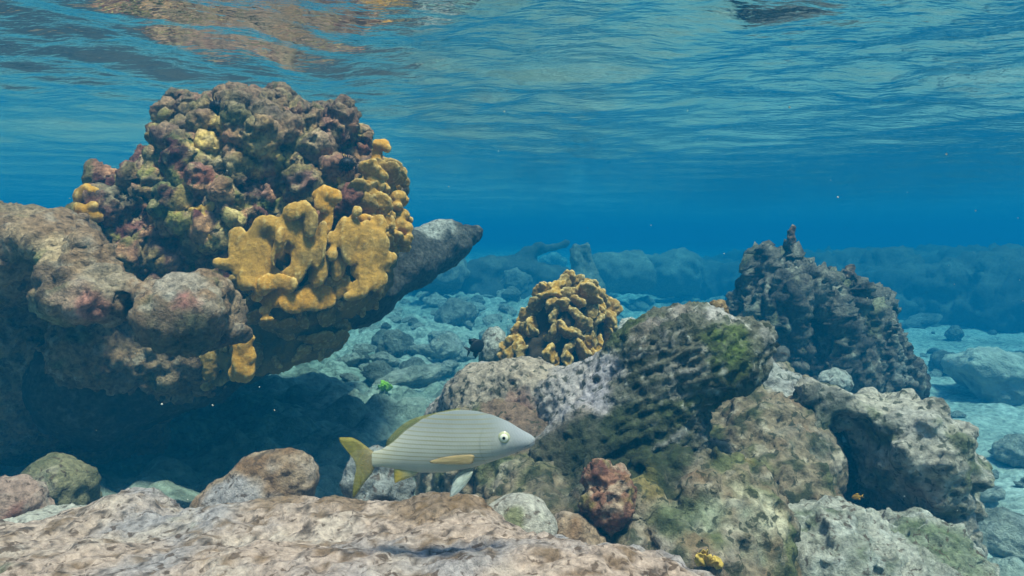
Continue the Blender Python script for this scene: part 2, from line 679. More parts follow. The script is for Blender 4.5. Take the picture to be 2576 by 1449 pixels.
def outcrop():
    f = Field((-.22, .95, -1.05), (1.02, 2.25, -.16), .0068)
    B = [(1270, 1150, 1.62, (.16, .2, .12)), (1420, 1190, 1.55, (.2, .2, .115)), (1180, 1170, 1.7, (.1, .2, .12)),
         (1540, 1310, 1.38, (.14, .15, .105)), (1400, 1350, 1.3, (.13, .15, .10)), (1690, 1350, 1.3, (.16, .15, .145)),
         (1760, 1260, 1.52, (.14, .16, .12)), (1920, 1120, 1.66, (.16, .2, .13)), (1950, 1230, 1.52, (.10, .16, .13)),
         (1960, 1040, 1.85, (.12, .2, .11)), (1830, 1400, 1.24, (.10, .13, .14)), (1650, 1440, 1.2, (.2, .16, .12)),
         (1500, 1480, 1.22, (.25, .2, .12)), (1880, 1300, 1.24, (.05, .06, .085)),
         (2200, 1480, 1.75, (.2, .2, .12)), (1850, 990, 1.9, (.12, .2, .1))]
    for px, py, d, r in B:
        f.ball(P(px, py, d), r, .07)
    for px, py, d in ((1500, 1560, 1.6), (1720, 1640, 1.6), (2100, 1760, 1.85), (1250, 1440, 1.75)):
        f.ball(P(px, py, d), (.3, .3, .3), .1)
    f.ball(P(1765, 1050, 1.36), (.038, .10, .038), .02, cut=True)
    f.ball(P(1850, 1010, 1.42), (.06, .10, .035), .03, cut=True)       # hollow under the club
    f.ball(P(1700, 1160, 1.22), (.02, .05, .06), .03, cut=True)
    f.ball(P(1460, 1260, 1.15), (.05, .05, .03), .03, cut=True)
    for px, py, d, r in ((1790, 1175, 1.33, (.03, .07, .035)), (1690, 1245, 1.18, (.022, .06, .03)), (1600, 1185, 1.22, (.03, .06, .025)), (1890, 1250, 1.40, (.022, .05, .022)),
                         (1480, 1335, 1.12, (.03, .06, .022)), (1640, 1345, 1.10, (.025, .06, .03)), (1850, 1110, 1.45, (.03, .07, .025)), (1420, 1215, 1.28, (.035, .06, .022)),
                         (1740, 1340, 1.12, (.014, .04, .03)), (1570, 1290, 1.15, (.02, .06, .025))):
        f.ball(P(px, py, d), r, .025, cut=True)
    V, F = f.mesh(1)
    N = normals(V, F)
    g = R(11)
    front = (N[:, 1] < 0.3) & (np.linalg.norm(V - P(1330, 980, 1.55), axis=1) > .24) & (np.linalg.norm(V - P(1640, 930, 1.45), axis=1) > .20)
    for i in pick(V, N, 80, .060, g, front):
        r = g.uniform(.010, .024)
        f.ball(V[i] + N[i] * r * .15, (r, r, r * g.uniform(.8, 1.6)), .025, up=N[i] + g.normal(size=3) * .3)
    V, F = f.mesh(1)
    V = rough(V, F, [(.03, 5, 2, 'f'), (.026, (14, 14, 9), 3, 'f'), (.013, (32, 32, 18), 3, 'f'), (.011, 26, 1, 'p'), (.009, 60, 3, 'f')])
    c = paint(V, (.235, .18, .12), [((.34, .30, .26), 7, .05, .4, .6), (ALG_G, 9, .02, .32, .75), ((.20, .12, .07), 13, .08, .4, .7),
                                     (ALG_D, 20, .04, .32, .85), ((.46, .39, .30), 24, .2, .42, .7)])
    for (px, py, d, r, col, a) in (
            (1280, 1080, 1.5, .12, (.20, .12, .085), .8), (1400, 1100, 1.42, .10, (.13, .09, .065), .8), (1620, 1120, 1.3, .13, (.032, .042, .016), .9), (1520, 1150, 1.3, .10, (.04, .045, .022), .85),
            (1400, 1180, 1.25, .09, (.07, .065, .045), .6), (1890, 1310, 1.18, .065, CREAM, .9), (1980, 960, 1.72, .13, (.40, .38, .37), .7),
            (1960, 1190, 1.5, .1, (.26, .24, .2), .6), (1800, 1370, 1.15, .08, (.34, .36, .28), .7), (1640, 1200, 1.2, .05, (.2, .16, .04), .6),
            (1860, 1180, 1.3, .04, (.25, .15, .03), .6), (1920, 1250, 1.36, .045, (.28, .10, .07), .6), (1700, 1330, 1.15, .06, (.13, .15, .08), .6)):
        c = patch(c, V, P(px, py, d), r, col, a, 18, int(px + py))
    global OUT_V
    OUT_V = V
    o = obj("reef_outcrop", V, F, M_ALGAE, tint=c, base=P(1700, 1449, 1.4))
    tag(o, "large lumpy reef outcrop with green and brown growth behind the silver fish", "reef rock")


outcrop()


def club():
    lo = P(1100, 1060, 1.8) - (.06, .52, .20)
    f = Field(lo, (P(1930, 800, 1.4)[0] + .05, 1.98, P(1700, 780, 1.4)[2] + .04), .0054)
    f.tube([P(1120, 1060, 1.80), P(1215, 1000, 1.70), P(1320, 985, 1.62), P(1440, 1003, 1.54), P(1540, 970, 1.48), P(1640, 910, 1.44), P(1750, 872, 1.41), P(1845, 870, 1.40)],
           [.05, .070, .064, .056, .058, .064, .062, .050], .05)
    f.ball(P(1790, 925, 1.40), (.085, .07, .046), .05)
    f.ball(P(1712, 856, 1.43), (.05, .05, .030), .04)
    f.ball(P(1690, 975, 1.40), (.07, .06, .05), .05)
    f.ball(P(1560, 1080, 1.41), (.12, .08, .07), .06)
    f.ball(P(1640, 1060, 1.42), (.08, .07, .065), .06)
    f.ball(P(1470, 1130, 1.42), (.10, .08, .05), .06)
    f.ball(P(1300, 1080, 1.62), (.14, .10, .06), .06)
    f.ball(P(1895, 850, 1.40), (.024, .04, .03), .02)
    f.ball(P(1580, 1150, 1.42), (.13, .08, .07), .06)
    f.ball(P(1440, 1200, 1.42), (.11, .08, .06), .06)
    V, F = f.mesh(2)
    ax = (P(1850, 868, 1.4) - P(1540, 985, 1.47))
    ax = ax / np.linalg.norm(ax)
    up = np.array((-ax[2], 0, ax[0]))
    L = np.stack([V @ ax, V @ np.array((0, 1, 0)), V @ up], 1)
    N = normals(V, F)
    worn = ss(P(1440, 1000, 1.5)[0], P(1600, 1000, 1.45)[0], V[:, 0])       # smooth on the left, eroded grain on the right
    V = V + N * (0.016 * fbm(L, (5, 9, 13), 2, 2) + (.003 + .016 * worn) * fbm(L, (8, 34, 58), 4, 3, .6, True))[:, None]
    V = rough(V, F, [(.009, 40, 3, 'f'), (.007, 40, 1, 'p'), (.005, 80, 2, 'f')])
    c = paint(V, (.12, .115, .085), [((.06, .08, .022), 9, -.15, .25, .9), ((.28, .26, .24), 26, .14, .4, .6)])
    left = paint(V, (.36, .31, .295), [((.27, .21, .17), 10, -.05, .35, .8), ((.44, .40, .39), 16, .1, .4, .7), ((.10, .08, .07), 40, .2, .42, .7)])
    t = ss(.12, .42, fbm(L, (8, 20, 34), 3, 7))
    c = lerp(c, C3(.34, .31, .30), (t * .5)[:, None])
    c = lerp(c, C3(.025, .03, .015), (ss(.1, .4, fbm(L, (10, 24, 40), 3, 12)) * .85)[:, None])
    c = lerp(c, C3(.5, .48, .42), (ss(.28, .5, fbm(V, 60, 2, 13)) * .7)[:, None])
    c = lerp(left, c, ss(.15, .85, worn + .5 * fbm(L, (6, 20, 30), 3, 19))[:, None])
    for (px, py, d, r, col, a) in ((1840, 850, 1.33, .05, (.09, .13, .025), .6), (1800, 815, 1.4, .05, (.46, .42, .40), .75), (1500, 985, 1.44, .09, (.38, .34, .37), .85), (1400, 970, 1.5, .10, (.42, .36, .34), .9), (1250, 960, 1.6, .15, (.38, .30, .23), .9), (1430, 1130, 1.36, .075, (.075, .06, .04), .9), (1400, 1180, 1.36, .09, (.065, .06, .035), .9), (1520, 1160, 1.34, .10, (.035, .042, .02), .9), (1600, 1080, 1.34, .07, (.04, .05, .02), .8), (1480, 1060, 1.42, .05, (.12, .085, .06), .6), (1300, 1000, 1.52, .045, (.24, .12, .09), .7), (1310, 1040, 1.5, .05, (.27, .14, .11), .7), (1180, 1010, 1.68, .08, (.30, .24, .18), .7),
                                   (1720, 815, 1.4, .045, (.34, .28, .25), .6), (1640, 850, 1.4, .05, (.28, .2, .19), .4)):
        c = patch(c, V, P(px, py, d), r, col, a, 20, int(px))
    o = obj("dead_coral_stump", V, F, M_ALGAE, tint=c, base=P(1600, 1000, 1.45))
    tag(o, "dark green club shaped dead coral stump jutting up to the right from the outcrop", "dead coral")


club()
stone("coral_lump", P(1802, 783, 1.43), (.019, .02, .021), "small brown knob standing on top of the green club shaped stump", "coral",
      ((.26, .17, .08), [((.1, .07, .03), 60, 0, .3, .8), ((.4, .3, .16), 50, .1, .4, .7)]), 9, vox=.0025, lay=[(.004, 60, 2, 'f'), (.003, 140, 2, 'f')])


def block():
    lo = P(2210, 1160, 1.6) - (.28, .3, .3)
    f = Field(lo, lo + (.58, .58, .58), .0056)
    for px, py, d, r in ((2270, 1120, 1.58, (.105, .14, .085)), (2330, 1160, 1.52, (.075, .11, .10)), (2200, 1045, 1.64, (.10, .12, .04)),
                         (2070, 1025, 1.58, (.042, .05, .042)), (2320, 1270, 1.6, (.10, .12, .09)), (2130, 1040, 1.56, (.05, .05, .028)),
                         (2300, 1400, 1.62, (.12, .16, .12)), (2380, 1130, 1.54, (.028, .05, .05)), (2375, 1190, 1.5, (.03, .04, .03)),
                         (2200, 1230, 1.74, (.13, .06, .12))):
        f.ball(P(px, py, d), r, .045)
    f.ball(P(2150, 1150, 1.5), (.065, .10, .085), .03, cut=True)
    f.ball(P(2120, 1230, 1.5), (.05, .1, .06), .03, cut=True)
    V, F = f.mesh(1)
    N = normals(V, F)
    g = R(21)
    for i in pick(V, N, 60, .05, g, N[:, 1] < .2):
        r = g.uniform(.012, .026)
        f.ball(V[i] + N[i] * r * .1, r, .02)
    V, F = f.mesh(1)
    V = rough(V, F, [(.018, 8, 2, 'f'), (.012, 22, 3, 'f'), (.010, 24, 1, 'p'), (.007, 55, 2, 'f')])
    c = paint(V, (.33, .29, .24), [(ALG_G, 9, -.05, .28, .8), ((.09, .085, .06), 17, .08, .38, .8), ((.50, .45, .39), 24, .1, .4, .75)])
    for (px, py, d, r, col, a) in ((2230, 985, 1.6, .1, (.46, .40, .33), .7), (2390, 1180, 1.45, .035, (.42, .24, .18), .6), (2330, 1240, 1.45, .04, (.36, .22, .17), .4),
                                   (2070, 1020, 1.53, .06, (.08, .085, .07), .7), (2300, 1050, 1.48, .06, (.42, .38, .34), .5)):
        c = patch(c, V, P(px, py, d), r, col, a, 20, int(px))
    o = obj("encrusted_boulder", V, F, M_ALGAE, tint=c, base=P(2250, 1300, 1.6))
    tag(o, "boulder with a dark hollow in its left side, at the right end of the outcrop", "boulder")


block()


def pale_slab():
    lo = P(2150, 1450, 1.32) - (.32, .26, .26)
    f = Field(lo, lo + (.64, .6, .46), .0056)
    for px, py, d, r in ((2080, 1470, 1.3, (.15, .14, .11)), (2220, 1420, 1.42, (.12, .14, .075)), (2060, 1390, 1.34, (.07, .1, .06)),
                         (2350, 1475, 1.38, (.07, .12, .12)), (2180, 1600, 1.3, (.25, .2, .15))):
        f.ball(P(px, py, d), r, .06)
    V, F = f.mesh(1)
    V = rough(V, F, [(.04, 6, 2, 'f'), (.026, 16, 3, 'r'), (.012, 34, 3, 'f'), (.010, 26, 1, 'p')])
    c = paint(V, (.43, .40, .34), [((.26, .26, .21), 9, -.05, .3, .8), ((.13, .15, .08), 14, .1, .36, .75), ((.56, .54, .49), 18, .08, .36, .8), ((.08, .08, .06), 30, .2, .42, .7)])
    c = patch(c, V, P(2370, 1420, 1.3), .10, (.10, .14, .04), .65, 26, 4)
    o = obj("limestone_rock", V, F, M_ROCK, tint=c, base=P(2180, 1500, 1.32))
    tag(o, "whitish limestone rock at the lower right with bright green algae on its side", "rock")


pale_slab()
stone("encrusted_stone", P(1530, 1245, 1.14), (.030, .032, .048), "red encrusted upright knob on the outcrop below the club shaped stump", "rock",
      ((.30, .145, .095), [((.13, .045, .035), 34, -.05, .3, .8), ((.50, .36, .26), 42, .02, .3, .85), ((.2, .17, .05), 22, .1, .35, .8), ((.05, .03, .025), 50, .2, .4, .8)]), 12, vox=.0032,
      up=(-.35, 0, .9), lumps=22, lay=[(.014, 26, 2, 'f'), (.011, 50, 3, 'r'), (.009, 40, 1, 'p')])


# ------------------------------------------------------------------ pinnacle
def pinnacle():
    D = 2.75
    lo = P(2070, 820, D) - (.52, .34, .42)
    f = Field(lo, lo + (1.02, .72, .84), .0072)
    for px, py, d, r in ((1990, 790, D, (.14, .18, .19)), (2080, 840, D, (.17, .2, .17)), (2140, 850, D, (.105, .18, .15)), (1930, 800, D - .05, (.12, .15, .12)),
                         (2140, 930, D - .05, (.16, .2, .14)), (2250, 955, D - .1, (.055, .1, .05)), (2000, 900, D, (.21, .22, .12)), (2080, 1030, D, (.24, .22, .14))):
        f.ball(P(px, py, d), r, .05)
    g = R(5)
    top = [(1850, 760), (1880, 720), (1905, 640), (1935, 625), (1960, 635), (1985, 640), (2010, 650), (2040, 660), (2055, 690), (2085, 700), (2110, 715), (2150, 710), (2180, 720),
           (2205, 715), (2215, 760), (2225, 800), (2235, 850), (2280, 900), (2310, 925)]
    for px, py in top:
        for k in range(2):
            q = P(px + g.uniform(-12, 12), py + 8, D + g.uniform(-.1, .1))
            q = q - (0, 0, g.uniform(-.045, .035))
            f.tube([q, q + (g.uniform(-.01, .01), 0, -.05), q + (g.uniform(-.03, .03), 0, -.25)], [.009, .014, .024], .008)
    for _ in range(46):
        px, py = g.uniform(1870, 2230), g.uniform(690, 860)
        if py < 700 + max(0, (1960 - px)) * .5 + max(0, px - 2060) * .2:
            continue
        q = P(px, py, D - .19 + g.uniform(-.05, .03))
        f.tube([q, q - (0, .02, g.uniform(.06, .18))], [g.uniform(.008, .022), .010], .012)
    V, F = f.mesh(1)
    V = rough(V, F, [(.045, (9, 9, 4), 2, 'f'), (.04, (26, 26, 6), 3, 'r'), (.03, (44, 44, 16), 3, 'f'), (.022, 26, 1, 'p')])
    c = paint(V, (.19, .165, .135), [((.06, .055, .05), (9, 9, 5), -.1, .25, .8), ((.36, .34, .27), (24, 24, 10), .1, .38, .8), ((.16, .17, .07), 8, .2, .45, .6),
                                    ((.03, .03, .03), 22, .15, .4, .8)])
    for (px, py, r, col, a) in ((2060, 745, .05, (.3, .30, .14), .7), (2265, 930, .07, (.34, .34, .31), .6), (1890, 790, .08, (.24, .25, .2), .6), (2210, 740, .06, (.27, .28, .15), .5)):
        c = patch(c, V, P(px, py, D - .2), r, col, a, 16, int(px))
    o = obj("coral_pinnacle", V, F, M_HEAD, tint=c, base=P(2080, 980, D))
    tag(o, "dark jagged coral pinnacle standing behind the outcrop", "coral rock")
    for (px, y0, y1, rr, lab) in ((1990, 640, 568, .013, "tall thin brown finger sponge on the peak of the dark pinnacle"),
                                  (2136, 725, 672, .022, "short thick brown finger sponge on the right shoulder of the dark pinnacle")):
        a, b = P(px, y0, D - .02), P(px + 2, y1, D - .02)
        ff = Field(np.minimum(a, b) - .06, np.maximum(a, b) + .06, .004)
        ff.tube([a, lerp(a, b, .45), lerp(a, b, .55), b - (0, 0, rr * .4)], [rr * .95, rr * .75, rr * 1.0, rr * .9], .01)
        V, F = ff.mesh(1)
        V = rough(V, F, [(.013, 24, 2, 'f'), (.008, 60, 3, 'f')])
        c = paint(V, (.15, .09, .06), [((.25, .18, .13), 40, 0, .4, .8), ((.06, .045, .04), 60, .1, .4, .7)])
        tag(obj("finger_sponge", V, F, M_HEAD, tint=c, base=a), lab, "sponge")


pinnacle()
stone("stone", P(1952, 893, 2.05), (.034, .04, .03), "small dark round stone on the outcrop just right of the club end", "stone",
      ((.1, .1, .09), [((.2, .2, .18), 30, 0, .4, .7)]), 14)
stone("stone", P(2100, 960, 2.2), (.05, .05, .035), "lumpy grey stone on the outcrop crest at the foot of the pinnacle", "stone", PAL_GREY, 15)


# ------------------------------------------------------------------ dead elkhorn coral on the left
def elkhorn():
    f = Field((-1.85, 1.12, -.66), (-.42, 2.55, .30), .0085)
    f.ball(P(85, 632, 1.62), (.14, .14, .092), .05)
    f.ball(P(180, 672, 1.60), (.06, .10, .085), .04)
    f.ball(P(-120, 640, 1.75), (.24, .3, .10), .06)
    f.ball(P(60, 680, 2.0), (.25, .3, .12), .06)
    f.ball(P(25, 575, 1.58), (.045, .06, .03), .03)
    f.tube([P(120, 655, 1.55), P(215, 700, 1.47), P(300, 728, 1.43), P(345, 738, 1.42)], [.07, .045, .028, .026], .05)
    f.ball(P(225, 748, 1.42), (.082, .075, .044), .02)
    f.ball(P(180, 730, 1.45), (.055, .07, .05), .035)
    f.ball(P(455, 795, 1.42), (.084, .09, .072), .015)
    f.ball(P(440, 745, 1.45), (.082, .085, .034), .03)
    f.ball(P(520, 800, 1.5), (.055, .08, .066), .03)
    f.ball(P(255, 880, 1.86), (.11, .12, .10), .03)
    f.ball(P(240, 935, 1.92), (.09, .09, .06), .04)
    f.ball(P(0, 900, 2.05), (.28, .2, .28), .08)
    f.ball(P(-300, 900, 2.2), (.4, .35, .4), .1)
    f.ball(P(200, 960, 2.1), (.3, .2, .15), .08)
    f.ball(P(420, 880, 1.95), (.18, .15, .12), .06)
    f.ball(P(120, 1080, 2.25), (.36, .16, .2), .08)  # rear rock wall, added to keep light out of the cave
    f.ball(P(540, 860, 2.0), (.12, .15, .1), .06)
    f.ball(P(-200, 1150, 2.3), (.4, .3, .4), .1)
    f.ball(P(55, 660, 1.47), (.04, .05, .035), .02, cut=True)
    f.ball(P(335, 800, 1.42), (.022, .06, .05), .015, cut=True)
    f.ball(P(60, 760, 1.5), (.07, .10, .06), .03, cut=True)
    f.ball(P(160, 655, 1.43), (.012, .03, .022), .01, cut=True)
    V, F = f.mesh(1)
    N = normals(V, F)
    g = R(17)
    for i in pick(V, N, 260, .034, g, (N[:, 1] < .3)):
        r = g.uniform(.006, .018)
        cutit = g.rand() < .5
        f.ball(V[i] + N[i] * r * (.5 if cutit else .1), (r, r, r * g.uniform(.8, 2.2)), .010, up=g.normal(size=3), cut=cutit)
    V, F = f.mesh(1)
    V = rough(V, F, [(.03, 5, 2, 'f'), (.02, 13, 3, 'f'), (.014, 28, 3, 'r'), (.010, 24, 1, 'p'), (.008, 55, 3, 'f')])
    c = paint(V, (.29, .18, .105), [((.40, .28, .17), 7, 0, .35, .7), ((.13, .09, .06), 10, .05, .38, .8), ((.11, .13, .06), 12, .15, .42, .6),
                                     ((.44, .36, .28), 26, .12, .4, .7)])
    for (px, py, d, r, col, a) in ((130, 650, 1.46, .07, (.56, .40, .24), .75), (120, 665, 1.46, .035, (.22, .26, .07), .7), (190, 760, 1.36, .05, (.42, .26, .20), .6),  # first pale patch paints a sunlit spot on the hump
                                   (230, 775, 1.36, .035, (.46, .17, .14), .6), (470, 770, 1.36, .035, (.46, .18, .16), .75), (380, 790, 1.38, .035, (.44, .22, .2), .6),
                                   (130, 790, 1.4, .06, (.24, .26, .14), .6), (450, 725, 1.4, .07, (.40, .36, .31), .6), (460, 840, 1.36, .07, (.10, .11, .065), .7),
                                   (60, 540, 1.6, .1, (.25, .19, .12), .6), (10, 640, 1.5, .03, (.5, .2, .13), .6), (270, 690, 1.4, .06, (.40, .32, .23), .7)):
        c = patch(c, V, P(px, py, d), r, col, a, 18, int(px + py))
    o = obj("dead_elkhorn_coral", V, F, M_HEAD, tint=c, base=P(150, 1100, 1.7))
    tag(o, "massive brown dead elkhorn coral with two blunt stubs at the left edge, dark underneath", "dead coral")

    f = Field((-2.4, 1.5, -.72), (.10, 4.4, .16), .0105)
    f.tube([P(1198, 588, 2.55), P(1120, 614, 2.45), P(1020, 650, 2.32), P(880, 720, 2.2), P(700, 800, 2.08), P(480, 880, 2.0), P(250, 960, 1.98)],
           [.036, .066, .088, .11, .13, .15, .18], .05)
    f.ball(P(1080, 605, 2.45), (.09, .1, .045), .05)
    f.tube([P(960, 650, 2.4), P(700, 740, 2.3), P(450, 800, 2.2)], [.1, .16, .2], .06)
    for px, py, d, r in ((800, 690, 2.75, (.30, .55, .12)), (580, 750, 2.75, (.36, .60, .15)), (960, 650, 2.75, (.16, .35, .07)), (350, 820, 2.7, (.4, .6, .18)),  # hidden bulk behind the head, added to shade the sand below
                         (500, 760, 3.6, (.5, .6, .24)), (800, 705, 3.6, (.3, .6, .13)), (150, 820, 3.5, (.5, .6, .3))):
        f.ball(P(px, py, d), r, .08)
    V, F = f.mesh(1)
    V = rough(V, F, [(.03, 5, 2, 'f'), (.018, 14, 3, 'f'), (.010, 34, 3, 'f')])
    c = paint(V, (.08, .075, .065), [((.04, .04, .04), 8, -.1, .3, .8), ((.20, .19, .17), 24, .12, .4, .5)])  # near-black base stands in for deep shade on the underside
    c = patch(c, V, P(1085, 575, 2.4), .085, (.42, .42, .38), .8, 14, 2)
    o = obj("dead_elkhorn_branch", V, F, M_HEAD, tint=c, base=P(700, 900, 2.1))
    tag(o, "long dark tapering coral branch pointing right from under the knobbly coral head", "dead coral")


elkhorn()


# ------------------------------------------------------------------ knobbly coral head
HD = 1.98


def coral_head():
    f = Field((-1.32, 1.55, -.22), (-.18, 2.45, .46), .0062)
    core = [(620, 400, HD, (.21, .2, .13)), (720, 390, HD, (.18, .2, .12)), (800, 440, HD, (.14, .18, .13)), (600, 530, HD - .03, (.24, .22, .15)),
            (450, 570, HD - .03, (.16, .2, .13)), (820, 560, HD, (.18, .2, .15)), (462, 310, HD, (.048, .1, .07)), (690, 285, HD + .03, (.06, .1, .04)),
            (600, 300, HD, (.14, .14, .05)), (820, 340, HD + .03, (.09, .12, .05)), (375, 500, HD, (.085, .13, .075)), (450, 660, HD - .06, (.2, .16, .1)),
            (640, 680, HD, (.25, .2, .11)), (540, 620, HD, (.22, .2, .12)), (295, 545, HD, (.05, .1, .05))]
    for px, py, d, r in core:
        f.ball(P(px, py, d), np.array(r) * .90, .04)
    f.ball(P(690, 430, HD - .17), (.03, .09, .05), .02, cut=True)
    f.ball(P(500, 640, HD - .2), (.03, .1, .06), .02, cut=True)
    f.ball(P(740, 470, HD - .17), (.04, .08, .035), .02, cut=True)
    f.ball(P(640, 560, HD - .22), (.03, .1, .035), .02, cut=True)
    V, F = f.mesh(1)
    N = normals(V, F)
    g = R(31)
    vis = (N[:, 1] < .35) & (N[:, 2] > -.75)
    cen, pal = [], []
    cols = [(.34, .20, .13), (.22, .21, .08), (.15, .18, .07), (.58, .43, .18), (.26, .11, .09), (.42, .22, .16), (.18, .12, .11), (.13, .11, .08), (.27, .25, .09),
            (.52, .31, .2), (.12, .045, .05), (.30, .2, .08), (.5, .42, .2)]
    zs = V[:, 2]
    for n, gap, r0, r1 in ((60, .075, .020, .040), (170, .042, .013, .026), (300, .026, .006, .015)):
        for i in pick(V, N, n, gap, g, vis):
            r = g.uniform(r0, r1)
            top = zs[i] > .30                               # flatter crown near the water surface
            e = N[i] * .8 + np.array((0, -.1, .8)) + g.normal(size=3) * .25
            L = g.uniform(.8, 2.1) if not top else .8
            cc = V[i] + N[i] * r * (.75 if not top else .1)
            f.ball(cc, (r, r * g.uniform(.6, 1.0), r * L), .011, up=e)
            cen.append(cc)
            k = cols[g.randint(len(cols))]
            pal.append(k)
    for _ in range(150):
        i = g.randint(len(V))
        if vis[i]:
            r = g.uniform(.008, .022)
            f.ball(V[i] + N[i] * r * .6, (r, r, r * 2.0), .006, up=N[i] + g.normal(size=3) * .6, cut=True)
    V, F = f.mesh(0)
    V = rough(V, F, [(.022, 12, 2, 'f'), (.020, 26, 3, 'r'), (.010, 34, 1, 'p'), (.010, 60, 3, 'f')])
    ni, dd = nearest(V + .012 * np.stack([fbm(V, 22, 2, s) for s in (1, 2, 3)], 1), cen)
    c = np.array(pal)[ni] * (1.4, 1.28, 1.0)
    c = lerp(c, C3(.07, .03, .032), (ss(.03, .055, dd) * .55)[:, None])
    c = lerp(c, C3(.60, .31, .24), (ss(.14, .42, fbm(V, 20, 3, 50)) * .45)[:, None])
    c = lerp(c, C3(.14, .16, .06), (ss(.05, .35, fbm(V, 9, 3, 51)) * .55)[:, None])
    c = lerp(c, C3(.68, .50, .28), (ss(.18, .45, fbm(V, 30, 2, 52)) * .6)[:, None])
    for (px, py, r, col, a) in ((450, 290, .08, (.36, .21, .15), .5), (740, 300, .14, (.34, .21, .17), .4), (620, 300, .08, (.22, .22, .11), .5), (570, 420, .06, (.50, .38, .22), .6),
                                (820, 335, .05, (.55, .36, .25), .6), (540, 590, .06, (.18, .05, .06), .7), (400, 640, .08, (.2, .08, .08), .5), (440, 490, .08, (.17, .20, .09), .6),
                                (640, 470, .05, (.32, .17, .16), .6), (300, 500, .07, (.19, .2, .13), .6), (690, 260, .045, (.1, .08, .06), .7)):
        c = patch(c, V, P(px, py, HD - .2), r, col, a, 18, int(px + py))
    c = lerp(c, C3(.20, .145, .105), (ss(.25, .36, V[:, 2] + .03 * fbm(V, 12, 2, 77)) * .7)[:, None])
    global HEAD_V
    HEAD_V = V
    o = obj("coral_mound", V, F, M_HEAD, tint=c, base=P(620, 700, HD))
    tag(o, "big knobbly coral head in pink, green and brown just under the water surface", "coral head")


coral_head()


# ------------------------------------------------------------------ blades of yellow fire coral
def blade(base, up, face, W, H, seed, A=.9, lob=.16, ruf=.008, curl=.01, th=.009, na=34, nr=14, cols=((.44, .25, .06), (.62, .42, .18)), r0=.0, out=None, wb=.5):
    """a lobed sheet fanning out from its base, thick in the middle, rounded at the rim"""
    g = R(seed)
    a = np.sin(np.linspace(-1, 1, na) * math.pi / 2 * .94) / math.sin(math.pi / 2 * .94)
    r = np.linspace(r0, 1, nr) ** .8
    ph = g.uniform(0, 6.28, 5)
    n1 = g.uniform(2.0, 3.6)
    scal = np.abs(np.sin(n1 * a + ph[0] + .3 * np.sin(5 * a + ph[1]))) ** .55
    fril = np.abs(np.sin(n1 * 3.1 * a + ph[1])) ** .6
    prof = (.42 + .58 * np.clip(1 - np.abs(a) ** 3.4, 0, 1) ** .5) * (1 - g.uniform(.5, 1.9) * lob * (1 - scal)) * (1 - .45 * lob * (1 - fril))
    prof = prof / prof.max()
    if out is not None:
        prof = np.interp(a, *out) * (1 - .05 * (1 - fril))
    Am, Rm = np.meshgrid(a, r, indexing='ij')
    ramp = ss(.0, .7, Rm) if out is None else np.sqrt(1 - (1 - np.clip(Rm / .55, 0, 1)) ** 2)
    wid = (wb + (1 - wb) * ramp) * (1 + lob * .7 * np.sin(Rm * 7 + ph[3] + 2.5 * (Am > 0)) * np.abs(Am))
    X = Am * wid * W / 2 + A * .12 * W * math.sin(ph[4]) * Rm ** 2
    Z = Rm * prof[:, None] * H
    ang = Am
    Y = curl * Rm ** 2 * 2 + ruf * Rm * np.sin(3.1 * ang + ph[3]) + ruf * .6 * Rm ** 2 * np.sin(7.5 * ang + ph[0]) - curl * (Am ** 2)
    edge = np.maximum(Rm ** 7, np.abs(Am) ** 9)
    T = th * np.sqrt(np.clip(1 - edge ** 2, 0, 1)) * (1.15 - .3 * Rm) * .5
    up = np.array(up, float) / np.linalg.norm(up)
    face = np.array(face, float)
    face = face - up * (face @ up)
    face /= np.linalg.norm(face)
    side = np.cross(face, up)
    def world(y):
        return base + X[..., None] * side + Z[..., None] * up + y[..., None] * face
    Vf, Vb = world(Y + T), world(Y - T)
    nz = (0.0030 * pn(np.stack([X.ravel() * 130, Z.ravel() * 24, X.ravel() * 0 + seed], 1)) + 0.0022 * pn(Vf.reshape(-1, 3) * 110)).reshape(X.shape)
    Vf = Vf + (nz * (1 - edge))[..., None] * face
    idf = np.arange(na * nr).reshape(na, nr)
    rim = np.zeros((na, nr), bool)
    rim[0] = rim[-1] = True
    rim[:, 0] = rim[:, -1] = True
    idb = np.where(rim, idf, 0)
    inner = ~rim
    idb[inner] = na * nr + np.arange(inner.sum())
    V = np.concatenate([Vf.reshape(-1, 3), Vb[inner]])
    def quads(I, fl):
        q = np.stack([I[:-1, :-1], I[1:, :-1], I[1:, 1:], I[:-1, 1:]], -1).reshape(-1, 4)
        return q[:, ::-1] if fl else q
    F = np.concatenate([quads(idf, True), quads(idb, False)])
    e = np.concatenate([edge.ravel(), edge[inner]])
    rr = np.concatenate([Rm.ravel(), Rm[inner]])
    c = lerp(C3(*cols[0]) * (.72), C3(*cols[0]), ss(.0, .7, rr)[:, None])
    c = lerp(c, C3(*cols[1]), (ss(.3, 1, e) * .4)[:, None])
    c = c * (1 + .30 * fbm(V, 34, 3, seed % 50))[:, None]
    c = lerp(c, C3(.20, .13, .07), (ss(.25, .5, fbm(V, 22, 2, seed % 37)) * .22)[:, None])
    return V, F, c


GOLD = ((.42, .225, .04), (.66, .45, .17))
OLIVE = ((.28, .165, .04), (.50, .35, .14))
ORANGE = ((.49, .235, .03), (.70, .46, .16))


def rim_tint(V, F, c, col, amt=.7, lo=.10, hi=.45):
    """fire coral is paler along its rims: find them by how sharply the surface turns"""
    W_ = V
    for _ in range(4):
        W_ = relax(W_, F)
    N = normals(V, F)
    e = np.linalg.norm(V[F[:, 0]] - V[F[:, 2]], axis=1).mean()
    cv = ((V - W_) * N).sum(1) / e
    return lerp(c, C3(*col), (ss(lo, hi, cv) * amt)[:, None])


